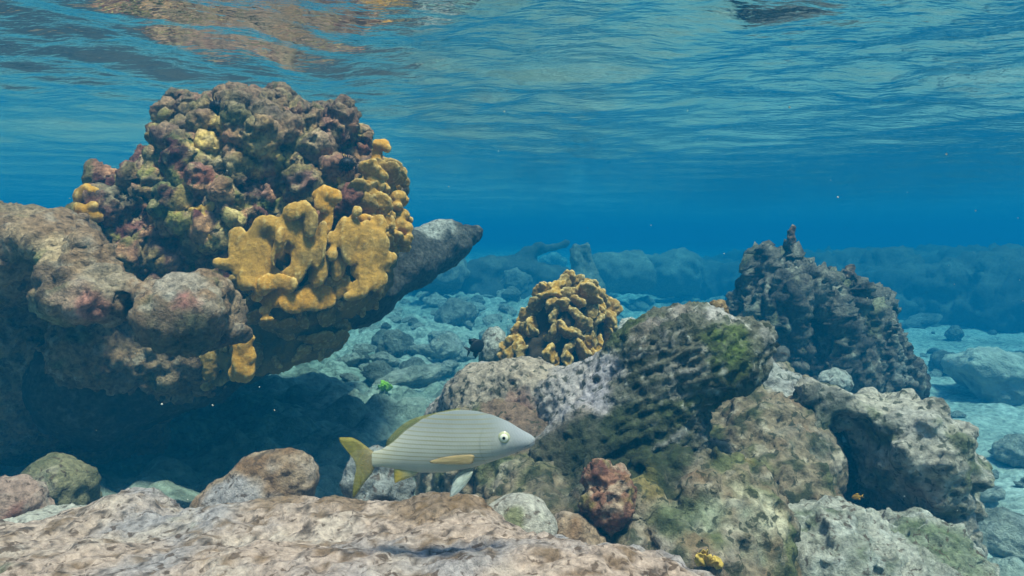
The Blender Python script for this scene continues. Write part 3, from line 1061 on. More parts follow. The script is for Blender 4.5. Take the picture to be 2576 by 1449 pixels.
def lobed(base, up, face, W, H, seed, th=.0055, nl=4, vox=.0034, cols=GOLD, ruf=.006):
    """a small upright blade whose rim swells into rounded lobes"""
    g = R(seed)
    up = np.array(up, float) / np.linalg.norm(up)
    face = np.array(face, float)
    face = face - up * (face @ up)
    face /= np.linalg.norm(face)
    side = np.cross(face, up)
    M = np.stack([side, face, up], 1)
    c = base + up * H * .55
    h = max(W, H) * .85 + .012
    f = Field(c - h, c + h, vox)
    f.ball(base + up * H * .30, (W * .30, th * 1.3, H * .42), .01, M=M)
    f.ball(base + up * H * .58, (W * .42, th, H * .30), .014, M=M)
    for t in np.linspace(-1, 1, nl):
        t += g.uniform(-.12, .12)
        q = base + side * W * .46 * t + up * H * (.92 - .30 * t * t + g.uniform(-.12, .12)) + face * ruf * g.uniform(-1, 1)
        r = W / nl * g.uniform(.75, 1.2)
        f.ball(q, (r, th * g.uniform(.9, 1.3), r * g.uniform(.8, 1.3)), .010, M=M)
    V, F = f.mesh(1)
    V = rough(V, F, [(.005, 50, 2, 'f'), (.0025, 110, 2, 'f')])
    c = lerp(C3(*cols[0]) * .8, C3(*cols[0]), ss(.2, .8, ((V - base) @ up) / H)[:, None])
    c = c * (1 + .25 * fbm(V, 40, 2, seed % 50))[:, None]
    return V, F, rim_tint(V, F, c, cols[1], .85, .05, .38)


def sheet(lobes, d, k, seed, cols, th=.013, fold=.008, holes=(), vox=.0038, rough_amp=1.0):
    """a wide plate: flattened lobes (x, y, half width, half height [, depth shift]) run together"""
    g = R(seed)
    L = [(*l, 0.0) if len(l) == 4 else l for l in lobes]
    C = np.array([P(l[0], l[1], d + l[4]) for l in L])
    m = max(max(l[2], l[3]) for l in L) / FPX * d + .035
    f = Field(C.min(0) - m, C.max(0) + m, vox)
    for l in L:
        dd = d + l[4] + fold * g.uniform(-1, 1)
        f.ball(P(l[0], l[1], dd), (l[2] / FPX * d, th * g.uniform(.8, 1.25), l[3] / FPX * d), k, up=(g.uniform(-.15, .15), .22, 1))
    for x, y, w_, h_ in holes:
        f.ball(P(x, y, d), (w_ / FPX * d, .08, h_ / FPX * d), .008, cut=True)
    V, F = f.mesh(1)
    V = rough(V, F, [(.0055 * rough_amp, (34, 34, 7), 2, 'f'), (.0028, (75, 75, 20), 2, 'f'), (.002, 100, 2, 'f')])
    c = np.tile(C3(*cols[0]), (len(V), 1)) * (1 + .22 * fbm(V, 30, 3, seed))[:, None]
    c = lerp(c, C3(.17, .12, .04), (ss(.0, .4, fbm(V, 13, 3, seed + 3)) * .65)[:, None])
    return V, F, rim_tint(V, F, c, cols[1], .8, .06, .4)


def fire_on_head():
    base = P(800, 650, 1.75)
    root = thing("fire_coral", base, "golden fire coral with many lobed blades on the right flank of the coral head", "fire coral")
    # crust the blades rise from
    f = Field((-.85, 1.52, -.34), (-.20, 2.25, .22), .0064)
    for px, py, d, r in ((690, 655, 1.78, (.09, .06, .085)), (800, 670, 1.80, (.12, .08, .10)), (900, 640, 1.86, (.10, .09, .085)), (950, 565, 1.92, (.055, .1, .07)),
                         (940, 490, 1.96, (.035, .09, .05)), (925, 425, 1.97, (.02, .06, .025)), (820, 740, 1.82, (.11, .08, .07)), (700, 780, 1.80, (.09, .07, .06)),
                         (970, 535, 1.97, (.035, .08, .04)), (760, 850, 1.86, (.11, .07, .06)), (640, 900, 1.83, (.09, .06, .06)), (860, 560, 1.88, (.08, .08, .06)),
                         (900, 700, 1.86, (.08, .08, .06))):
        f.ball(P(px, py, d), r, .04)
    f.ball(P(712, 655, 1.68), (.020, .06, .028), .012, cut=True)
    f.ball(P(628, 735, 1.68), (.035, .08, .035), .012, cut=True)
    V, F = f.mesh(2)
    V = rough(V, F, [(.016, 12, 2, 'f'), (.016, (30, 30, 12), 3, 'f'), (.008, 50, 3, 'f'), (.006, 34, 1, 'p')])
    c = paint(V, (.22, .14, .035), [((.11, .085, .035), 10, -.1, .3, .8), ((.36, .20, .04), 16, .1, .4, .6)])
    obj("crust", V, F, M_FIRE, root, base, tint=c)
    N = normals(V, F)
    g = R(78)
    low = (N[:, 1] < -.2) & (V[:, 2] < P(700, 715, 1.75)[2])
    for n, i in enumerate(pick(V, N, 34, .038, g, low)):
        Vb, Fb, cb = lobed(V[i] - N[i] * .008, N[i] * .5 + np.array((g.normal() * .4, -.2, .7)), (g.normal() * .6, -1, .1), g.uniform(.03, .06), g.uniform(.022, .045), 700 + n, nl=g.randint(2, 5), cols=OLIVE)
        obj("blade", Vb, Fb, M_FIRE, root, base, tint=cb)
    A = [(596, 590, 23, 22), (600, 625, 25, 32), (612, 668, 32, 38), (548, 661, 15, 11), (570, 665, 22, 13), (562, 692, 17, 10), (640, 585, 14, 16), (655, 566, 22, 24), (678, 560, 24, 20),
         (695, 580, 18, 26), (665, 622, 42, 50), (656, 690, 48, 42), (736, 532, 26, 24), (762, 522, 24, 18), (748, 570, 44, 52), (752, 640, 42, 52), (710, 572, 16, 22, .012), (782, 560, 20, 40),
         (805, 615, 26, 62, .015), (800, 675, 34, 50, .015), (620, 715, 26, 18), (705, 600, 12, 26, -.014), (696, 640, 14, 34, -.004), (735, 690, 34, 30)]
    B = [(690, 708, 40, 22), (660, 722, 26, 20), (722, 716, 34, 22), (768, 702, 11, 26, -.012), (690, 748, 50, 28, .01), (742, 762, 42, 28, .012), (645, 745, 16, 14), (667, 782, 14, 11, .01),
         (672, 803, 18, 8, -.008), (766, 794, 13, 19, -.006), (700, 790, 40, 20, .03), (800, 745, 50, 40, .03)]
    D_ = [(798, 490, 18, 15), (836, 488, 22, 17), (818, 480, 18, 12), (818, 512, 30, 24), (820, 556, 21, 38), (848, 500, 10, 10)]
    E = [(864, 545, 17, 17), (862, 585, 19, 40), (897, 532, 13, 15, .015), (890, 578, 17, 46, .01), (925, 585, 24, 34, .02), (880, 630, 24, 40), (908, 655, 34, 50, .01), (945, 612, 34, 38, .03),
         (958, 652, 32, 26, .03), (985, 650, 14, 16, .04), (938, 700, 38, 34, .02), (903, 730, 34, 24), (880, 745, 18, 12), (850, 660, 26, 46, .01), (840, 600, 18, 22, -.006), (835, 640, 16, 20, -.01),
         (950, 570, 28, 34, .04), (850, 715, 40, 40, .03)]
    G_ = [(975, 520, 24, 24), (1003, 496, 22, 18), (1014, 540, 20, 16), (1022, 574, 18, 16), (1020, 606, 16, 13), (992, 560, 26, 26), (988, 600, 24, 24), (942, 500, 24, 30), (926, 458, 18, 22),
          (922, 422, 19, 17), (905, 540, 16, 26), (960, 480, 16, 16), (1000, 520, 16, 12, -.02), (1005, 560, 18, 10, -.02), (1000, 590, 18, 9, -.02), (968, 548, 20, 10, -.025), (975, 580, 20, 9, -.025),
          (1030, 520, 10, 10, .02), (1032, 596, 8, 8)]
    K = [(948, 392, 15, 26), (958, 362, 24, 15), (978, 374, 11, 11), (940, 418, 14, 20)]
    T = [(855, 450, 11, 11), (866, 470, 12, 14), (878, 490, 13, 16), (890, 512, 14, 18)]
    W_ = [(610, 860, 25, 26), (628, 850, 14, 13), (612, 905, 28, 42), (630, 895, 13, 20), (612, 945, 22, 20), (630, 935, 13, 16), (602, 905, 24, 46, .012), (600, 815, 13, 30, .02), (590, 940, 14, 18, .01)]
    Q_ = [(585, 930, 26, 26), (550, 955, 26, 18), (520, 972, 18, 10), (575, 890, 16, 30)]
    X_ = [(513, 524, 20, 11), (487, 530, 15, 9), (532, 515, 10, 16), (520, 552, 14, 24), (528, 590, 10, 20), (538, 598, 8, 10), (518, 632, 10, 20), (512, 660, 8, 14), (509, 685, 8, 12)]
    for n, (lobes, d, k, pal, th, holes) in enumerate(((A, 1.680, .012, GOLD, .0095, ((714, 656, 17, 22),)), (B, 1.675, .010, ORANGE, .009, ()), (D_, 1.70, .010, ORANGE, .009, ()),
                                                       (E, 1.70, .010, GOLD, .010, ()), (G_, 1.83, .006, GOLD, .016, ()), (K, 1.87, .012, ORANGE, .010, ()), (T, 1.80, .012, ORANGE, .014, ()),
                                                       (W_, 1.66, .012, ORANGE, .009, ()), (Q_, 1.84, .014, OLIVE, .008, ()), (X_, 1.735, .008, GOLD, .011, ()))):
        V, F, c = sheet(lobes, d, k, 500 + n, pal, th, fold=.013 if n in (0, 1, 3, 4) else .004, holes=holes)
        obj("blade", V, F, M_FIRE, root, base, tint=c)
    g = R(77)
    for n in range(34):                                     # small blades crowding the right edge
        px, py = g.uniform(885, 1000), g.uniform(440, 650)
        d = 1.87 - .10 * ss(1010, 900, px)
        up = np.array((g.uniform(.1, .9), g.uniform(-.4, .1), g.uniform(.5, 1.0)))
        V, F, c = lobed(P(px, py, d), up, (g.uniform(-.2, .9), -1, g.uniform(0, .4)), g.uniform(.035, .06), g.uniform(.035, .055), 200 + n, nl=g.randint(2, 5), cols=(GOLD, ORANGE, OLIVE)[n % 3])
        obj("blade", V, F, M_FIRE, root, base, tint=c)
    base = P(222, 540, 1.80)
    root = thing("fire_coral", base, "small golden fire coral cluster on the far left side of the coral head", "fire coral")
    for n, lobes in enumerate(([(212, 488, 20, 17), (220, 474, 15, 13), (200, 498, 12, 12), (236, 482, 14, 14)], [(205, 525, 14, 14), (222, 530, 20, 16), (240, 545, 18, 18), (238, 520, 16, 14)])):
        V, F, c = sheet(lobes, 1.73 - n * .01, .010, 520 + n, ORANGE, .016, fold=.004)
        obj("blade", V, F, M_FIRE, root, base, tint=c)


fire_on_head()


def fire_bush():
    D = 2.08
    base = P(1410, 930, D)
    root = thing("fire_coral", base, "round bushy golden fire coral colony standing on the rock in mid water", "fire coral")
    f = Field(base - (.24, .2, .06), base + (.24, .2, .32), .007)
    for px, py, r in ((1410, 880, (.115, .1, .08)), (1430, 810, (.10, .09, .10)), (1420, 930, (.11, .1, .05)), (1350, 880, (.06, .08, .05))):
        f.ball(P(px, py, D), r, .04)
    V, F = f.mesh(2)
    V = rough(V, F, [(.02, 14, 2, 'f'), (.012, 34, 2, 'f')])
    c = paint(V, (.05, .035, .02), [((.025, .02, .015), 14, 0, .3, .8), ((.12, .08, .035), 24, .2, .4, .6)])  # core coloured near black, painting shade into the gaps between blades
    obj("crust", V, F, M_FIRE, root, base, tint=c)
    N = normals(V, F)
    g = R(9)
    ok = (N[:, 1] < .45) & (N[:, 2] > -.55) & (V[:, 2] > base[2] - .01)
    I = pick(V, N, 98, .024, g, ok)
    for n, i in enumerate(I):
        up = N[i] * .75 + np.array((0, -.1, .55)) + g.normal(size=3) * .22
        face = np.array((g.normal() * .7, -1, g.uniform(.1, .6)))
        H = g.uniform(.026, .062)
        if np.linalg.norm(V[i] - P(1345, 870, D - .1)) < .05 and g.rand() < .7:
            continue
        V2, F2, c2 = lobed(V[i] - N[i] * .010, up, face, g.uniform(.04, .07), H * 1.0, 400 + n, th=.0034, nl=g.randint(4, 7), vox=.0031, ruf=.010,
                           cols=(((.34, .19, .045), (.64, .45, .20)), ((.40, .215, .035), (.66, .46, .19)), ((.25, .16, .05), (.56, .42, .20)))[n % 3])
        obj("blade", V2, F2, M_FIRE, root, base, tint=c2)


fire_bush()
stone("stone", P(1245, 885, 2.2), (.045, .06, .075), "upright grey stone at the left foot of the bushy fire coral", "stone", PAL_GREY, 17)
stone("stone", P(1590, 880, 2.35), (.10, .12, .075), "smooth pale stone behind the right foot of the bushy fire coral", "stone", PAL_PALE, 18)


# ------------------------------------------------------------------ urchins, small coral
def urchin(c, r, label):
    root = thing("sea_urchin", c, label, "sea urchin", "dark urchins on the coral head")
    g = R(int(abs(c[0]) * 1000))
    f = Field(c - r * 1.5, c + r * 1.5, r / 9)
    f.ball(c, (r * .8, r * .8, r * .7), .002)
    V, F = f.mesh(1)
    obj("body", V, F, M_DARK, root, c, tint=np.tile(C3(.012, .011, .014), (len(V), 1)))
    Vs, Fs = [], []
    for n in range(70):
        v = g.normal(size=3)
        v /= np.linalg.norm(v)
        a = c + v * r * .6
        b = c + v * r * g.uniform(1.1, 1.35)
        s = np.cross(v, (0.3, .5, .8))
        s /= np.linalg.norm(s)
        t = np.cross(v, s)
        k = len(Vs) * 0 + sum(len(q) for q in Vs)
        w_ = r * .05
        ring = lambda p, q: [p + s * q, p + t * q, p - s * q, p - t * q]
        Vs.append(np.array(ring(a, w_) + ring(b, w_ * .25)))
        Fs += [[k + j, k + (j + 1) % 4, k + 4 + (j + 1) % 4, k + 4 + j] for j in range(4)] + [[k + 7, k + 6, k + 5, k + 4]]
    o = obj("spines", np.concatenate(Vs), Fs, M_DARK, root, c, tint=np.tile(C3(.015, .013, .017), (sum(len(q) for q in Vs), 1)))


def on_rock(HEAD_V, px, py, r):
    """the near surface of a rock on a sight line"""
    cp, sp = math.cos(PITCH), math.sin(PITCH)
    d = HEAD_V[:, 1] * cp - HEAD_V[:, 2] * sp
    u = 1288 + HEAD_V[:, 0] / d * FPX
    v = 724.5 - (HEAD_V[:, 1] * sp + HEAD_V[:, 2] * cp) / d * FPX
    m = np.hypot(u - px, v - py) < 9
    return P(px, py, (d[m].min() if m.any() else 1.9) - r * .35)


urchin(on_rock(HEAD_V, 545, 268, .022), .022, "black urchin in a notch at the top edge of the coral head")
urchin(on_rock(HEAD_V, 872, 413, .024), .024, "dark urchin on the right flank of the coral head beside the golden blades")


# ------------------------------------------------------------------ rubble, boulders and far reef
def stone_mesh(seed, mat, pal, r=(1, 1, 1)):
    f = Field((-1.7,) * 3, (1.7,) * 3, .085)
    g = R(seed)
    f.ball((0, 0, 0), np.array(r) * .8, .3)
    for _ in range(7):
        v = g.normal(size=3)
        v /= np.linalg.norm(v)
        f.ball(v * np.array(r) * .6, g.uniform(.2, .5), .25)
    V, F = f.mesh(2)
    V = rough(V, F, [(.35, .9, 2, 'f'), (.16, 2.6, 3, 'f'), (.07, 7, 2, 'f')])
    c = paint(V * .08, *pal)
    me_o = obj("stone", V, F, mat, tint=c)
    me = me_o.data
    bpy.data.objects.remove(me_o)
    return me


PAL_RUB = ((.48, .47, .39), [((.26, .26, .2), 9, -.05, .35, .8), ((.52, .52, .48), 14, .1, .4, .7)])
PAL_DRK = ((.25, .25, .20), [((.11, .115, .09), 9, -.05, .35, .8), ((.30, .30, .26), 14, .15, .45, .7)])


def scaled_mat(name):
    return tint_mat(name, 3.2, .5, .10, speck=(2.2, .58, (.07, .07, .06), .6))


M_RUB = scaled_mat("rubble")
PALE = [stone_mesh(s, M_RUB, PAL_RUB, r) for s, r in ((1, (1, 1, .7)), (2, (1.2, .9, .6)), (3, (.9, 1, .8)), (4, (1.4, .7, .6)))]
DARKS = [stone_mesh(s, M_RUB, PAL_DRK, r) for s, r in ((5, (1, 1, .8)), (6, (1.3, 1, .8)), (7, (.9, .9, 1.0)))]


def on_bed(x, y):
    return float(bed_h(np.array([[x, y, 0.0]]))[0])


def drop(me, px, py, size, label, cat="stone", name="stone", sq=(1, 1, 1), group=None, rot=None, sink=.25, seed=0):
    """stand a stone on the seabed where the sight line through (px, py) meets it"""
    d = 1.2
    while d < 14:
        p = P(px, py, d)
        if p[2] < bed_z(p[0], p[1]):
            break
        d += .05
    p = P(px, py, d)
    o = bpy.data.objects.new(name, me)
    COL.objects.link(o)
    r = size / FPX * d / 2
    o.scale = (r * sq[0], r * sq[1], r * sq[2])
    g = R(seed + int(px))
    o.rotation_euler = (g.uniform(-.3, .3), g.uniform(-.3, .3), g.uniform(0, 6.28) if rot is None else rot)
    o.location = (p[0], p[1], on_bed(p[0], p[1]) + r * sq[2] * (.8 - sink))
    return tag(o, label, cat, group)


# the boulders one can tell apart (px, py of the foot, width)
drop(DARKS[0], 990, 900, 110, "dark boulder in the shade below the pointed coral branch", "boulder", "boulder")
drop(DARKS[1], 1300, 745, 105, "dark blue grey boulder above the left of the bushy coral", "boulder", "boulder")
drop(DARKS[2], 1045, 950, 80, "small dark angular stone left of the outcrop shoulder")
drop(PALE[0], 1130, 905, 95, "light grey boulder behind the small black fish", "boulder", "boulder")
drop(PALE[1], 1010, 985, 140, "broad low pale boulder above the fish's back", "boulder", "boulder", (1.2, 1, .7))
drop(PALE[2], 930, 810, 90, "grey green stone under the pointed branch, farthest left of the rubble")
drop(DARKS[1], 1150, 825, 100, "dark grey stone in the middle of the pale rubble")
drop(PALE[3], 1390, 670, 60, "small teal stone on the seabed left above the bushy coral")
drop(DARKS[0], 2400, 860, 50, "small dark cube like stone on the sand right of the pinnacle")
drop(DARKS[1], 2310, 832, 80, "low dark stone on the sand beside the pinnacle's right shoulder", "stone", "stone", (1.2, 1, .6))
drop(DARKS[2], 2370, 950, 80, "dark stone between the pinnacle's foot and the large pale boulder")
drop(PALE[1], 2500, 1000, 250, "large smooth pale boulder at the right edge on the sand", "boulder", "boulder", (1, 1.1, .85), seed=2)
drop(PALE[0], 2440, 1280, 150, "rounded pale stone on blue sand beside the encrusted boulder", "boulder", "boulder", (1, 1, .7))
drop(PALE[0], 2540, 1400, 170, "mottled grey rock in the lower right corner", "rock", "rock", (1.1, 1, .8))
drop(PALE[2], 2560, 1180, 120, "half buried pale stone at the right edge of the frame below the large boulder")
g = R(123)
lab = "pale rubble stone lying among many others on the middle seabed"
n = 0
while n < 190:
    px, py = g.uniform(880, 1800), g.uniform(668, 960)
    if px > 1560 and py > 790 or (px < 1080 and py < 740):
        continue
    drop((PALE + DARKS[:1])[g.randint(5)], px, py, g.uniform(18, 62) * (.55 + (py - 660) / 330), lab, group="rubble on the middle seabed",
         sq=(1, g.uniform(.7, 1.2), g.uniform(.5, .9)), seed=n)
    n += 1
lab = "small dark stone scattered on the blue sand right of the pinnacle"
for n in range(26):
    px, py = g.uniform(2260, 2620), g.uniform(800, 1250)
    drop((PALE + DARKS)[g.randint(7)], px, py, g.uniform(14, 40) * (.6 + (py - 780) / 400), lab, group="stones on the right sand", sq=(1, 1, g.uniform(.5, .8)), seed=n)


def far_reef():
    pts = [(1640, 690, 11.5), (1800, 705, 11.0), (1980, 730, 10.2), (2200, 765, 9.4), (2400, 795, 8.7), (2640, 830, 8.0), (2900, 870, 7.4)]
    f = Field((1.2, 6.4, -1.5), (9.2, 16.5, .12), .05)
    q = [P(*p) + (0, 1.1, 0) for p in pts]
    for a in q:
        a[2] = -1.14
    f.tube(q, [.42, .56, .68, .76, .78, .78, .78], .2)
    f.tube([a + (.6, 1.6, 0) for a in q], [.42, .56, .68, .76, .78, .78, .78], .2)
    f.tube([a + (1.3, 3.2, .05) for a in q], [.42, .56, .68, .76, .78, .78, .78], .2)
    V, F = f.mesh(2)
    V = rough(V, F, [(.34, .9, 3, 'f'), (.16, 3.0, 3, 'r'), (.08, 8, 2, 'f')])
    c = paint(V, (.075, .08, .065), [((.13, .14, .11), 2, 0, .35, .7), ((.15, .16, .13), 5, .28, .5, .6)])
    tag(obj("far_reef", V, F, M_STONE, tint=c, base=(3, 8, -.8)), "long dark reef ridge fading into blue water on the right", "reef")

    f = Field((-1.4, 7.4, -.95), (1.9, 11.0, .12), .03)
    D = 9.0
    for px, py, r in ((1240, 680, (.28, .3, .16)), (1310, 680, (.25, .3, .18)), (1180, 690, (.3, .3, .14)), (1380, 700, (.3, .3, .2)), (1100, 700, (.4, .3, .16)), (1260, 740, (.6, .4, .25))):
        f.ball(P(px, py, D), r, .1)
    f.tube([P(1300, 655, D), P(1360, 630, D), P(1425, 609, D)], [.105, .08, .035], .04)
    f.ball(P(1260, 622, D), .06, .04)
    V, F = f.mesh(1)
    V = rough(V, F, [(.08, 3, 2, 'f'), (.05, 8, 3, 'f')])
    c = paint(V, (.06, .065, .055), [((.14, .15, .12), 4, .1, .4, .6)])
    tag(obj("far_elkhorn_coral", V, F, M_STONE, tint=c, base=P(1280, 690, D)), "distant dark elkhorn coral with one slanting branch on the horizon", "coral")
    f = Field(P(1490, 660, 7.4) - (.3, .3, .35), P(1490, 660, 7.4) + (.5, .3, .35), .016)
    f.tube([P(1455, 700, 7.4), P(1448, 625, 7.4)], [.07, .05], .04)
    f.tube([P(1455, 625, 7.4), P(1476, 622, 7.4), P(1490, 700, 7.4)], [.03, .035, .06], .05)
    f.ball(P(1470, 730, 7.4), (.22, .2, .16), .06)
    V, F = f.mesh(1)
    V = rough(V, F, [(.03, 8, 2, 'f'), (.02, 22, 3, 'f')])
    c = paint(V, (.13, .14, .11), [((.3, .3, .25), 9, .1, .4, .7)])
    tag(obj("dead_coral_stump", V, F, M_STONE, tint=c, base=P(1470, 720, 7.4)), "upright grey stump far behind the bushy coral's top", "dead coral")
    for n, (px, py, D, r, lab) in enumerate(((1560, 690, 10.0, (.5, .4, .28), "low dark coral mound on the horizon above the bushy coral's right side"),
                                             (1690, 690, 11.0, (.5, .4, .34), "hazy dark mound at the left end of the far reef ridge"),
                                             (1110, 680, 8.0, (.3, .3, .2), "hazy dark mound just right of the pointed branch's underside"))):
        stone("coral_mound", P(px, py, D), r, lab, "coral mound", ((.15, .16, .13), [((.25, .26, .21), 3, .05, .4, .7)]), 60 + n, mat=M_STONE, vox=.035,
              lay=[(.12, 2.5, 2, 'f'), (.07, 8, 3, 'f')])


far_reef()


# ------------------------------------------------------------------ fish
def body_mat():
    m, t, b = node_mat("silver fish skin")
    N, L = t.nodes, t.links
    at = N.new("ShaderNodeAttribute")
    at.attribute_name = "tint"
    s = N.new("ShaderNodeAttribute")
    s.attribute_name = "row"
    w_ = N.new("ShaderNodeMath")
    w_.operation = 'SINE'
    mu = N.new("ShaderNodeMath")
    mu.operation = 'MULTIPLY'
    mu.inputs[1].default_value = 98.0
    L.new(s.outputs["Fac"], mu.inputs[0])
    L.new(mu.outputs[0], w_.inputs[0])
    r = N.new("ShaderNodeMapRange")
    r.inputs["From Min"].default_value = .35
    r.inputs["From Max"].default_value = .95
    L.new(w_.outputs[0], r.inputs[0])
    st = N.new("ShaderNodeAttribute")
    st.attribute_name = "stripe"
    k = N.new("ShaderNodeMath")
    k.operation = 'MULTIPLY'
    L.new(r.outputs[0], k.inputs[0])
    L.new(st.outputs["Fac"], k.inputs[1])
    mx = N.new("ShaderNodeMix")
    mx.data_type = 'RGBA'
    mx.inputs[7].default_value = (.20, .18, .06, 1)
    L.new(k.outputs[0], mx.inputs[0])
    L.new(at.outputs["Color"], mx.inputs[6])
    L.new(mx.outputs[2], b.inputs["Base Color"])
    b.inputs["Roughness"].default_value = .42
    b.inputs["Specular IOR Level"].default_value = .4
    n = N.new("ShaderNodeTexVoronoi")
    n.inputs["Scale"].default_value = 420
    bp = N.new("ShaderNodeBump")
    bp.inputs["Distance"].default_value = .0012
    bp.inputs["Strength"].default_value = .5
    L.new(n.outputs["Distance"], bp.inputs["Height"])
    L.new(bp.outputs[0], b.inputs["Normal"])
    return m


M_FISH = body_mat()
M_FIN = tint_mat("fin membrane", 260, .2, .0008, rough_=.5, stretch=(.25, 1, 1))
M_FIN.node_tree.nodes["Principled BSDF"].inputs["Alpha"].default_value = .62


def fin(name, outline, root, base, d, col, y=0.0, th=.0022, lean=None, tips=None, rays=None):
    """outline in picture units round the fin; a thin cushion of real thickness"""
    pts = np.array([P(px, py, d) for px, py in outline])
    c = pts.mean(0)
    # dense rim
    rim = []
    n = len(pts)
    for i in range(n):
        for t in np.linspace(0, 1, 7)[:-1]:
            rim.append(lerp(pts[i], pts[(i + 1) % n], t))
    rim = np.array(rim)
    for _ in range(2):
        rim = (np.roll(rim, 1, 0) + rim * 2 + np.roll(rim, -1, 0)) / 4
    m = len(rim)
    rings = [rim]
    sc = (1.0, .85, .6, .3)
    Vf = [c + (rim - c) * s for s in sc]
    V = [Vf[0]]
    prof = (0, .55, .85, 1.0)
    for sgn in (-1, 1):
        for s, p_ in zip(Vf[1:], prof[1:]):
            V.append(s + np.array((0, sgn * th * p_, 0)))
        V.append((c + np.array((0, sgn * th, 0)))[None])
    V = np.concatenate(V) + np.array((0, y, 0))
    if lean is not None:
        V[:, 1] += lean[0] * np.clip((V - P(*lean[1], d)) @ np.array(lean[2]), 0, 1)
    F = []
    for side in (0, 1):
        off = m + side * (3 * m + 1)
        loops = [np.arange(m)] + [off + j * m + np.arange(m) for j in range(3)]
        for a, b in zip(loops[:-1], loops[1:]):
            q = np.stack([a, np.roll(a, -1), np.roll(b, -1), b], 1)
            F.append(q if side == 0 else q[:, ::-1])
        ce = off + 3 * m
        a = loops[-1]
        h = a[::2]
        q = np.stack([a[::2], a[1::2], np.roll(a, -2)[::2], np.full(len(h), ce)], 1)
        F.append(q if side == 0 else q[:, ::-1])
    F = np.concatenate(F)
    t = np.tile(C3(*col), (len(V), 1))
    if tips is not None:
        q = ss(tips[1], 0, np.linalg.norm(V - P(*tips[0], d), axis=1))
        t = lerp(t, C3(*tips[2]), q[:, None])
    if rays is not None:
        o = P(*rays[0], d)
        an = np.arctan2(V[:, 2] - o[2], V[:, 0] - o[0])
        t = t * (1 + .16 * np.sin(an * rays[1]))[:, None]
    return obj(name, V, F, M_FIN, root, base, tint=t)


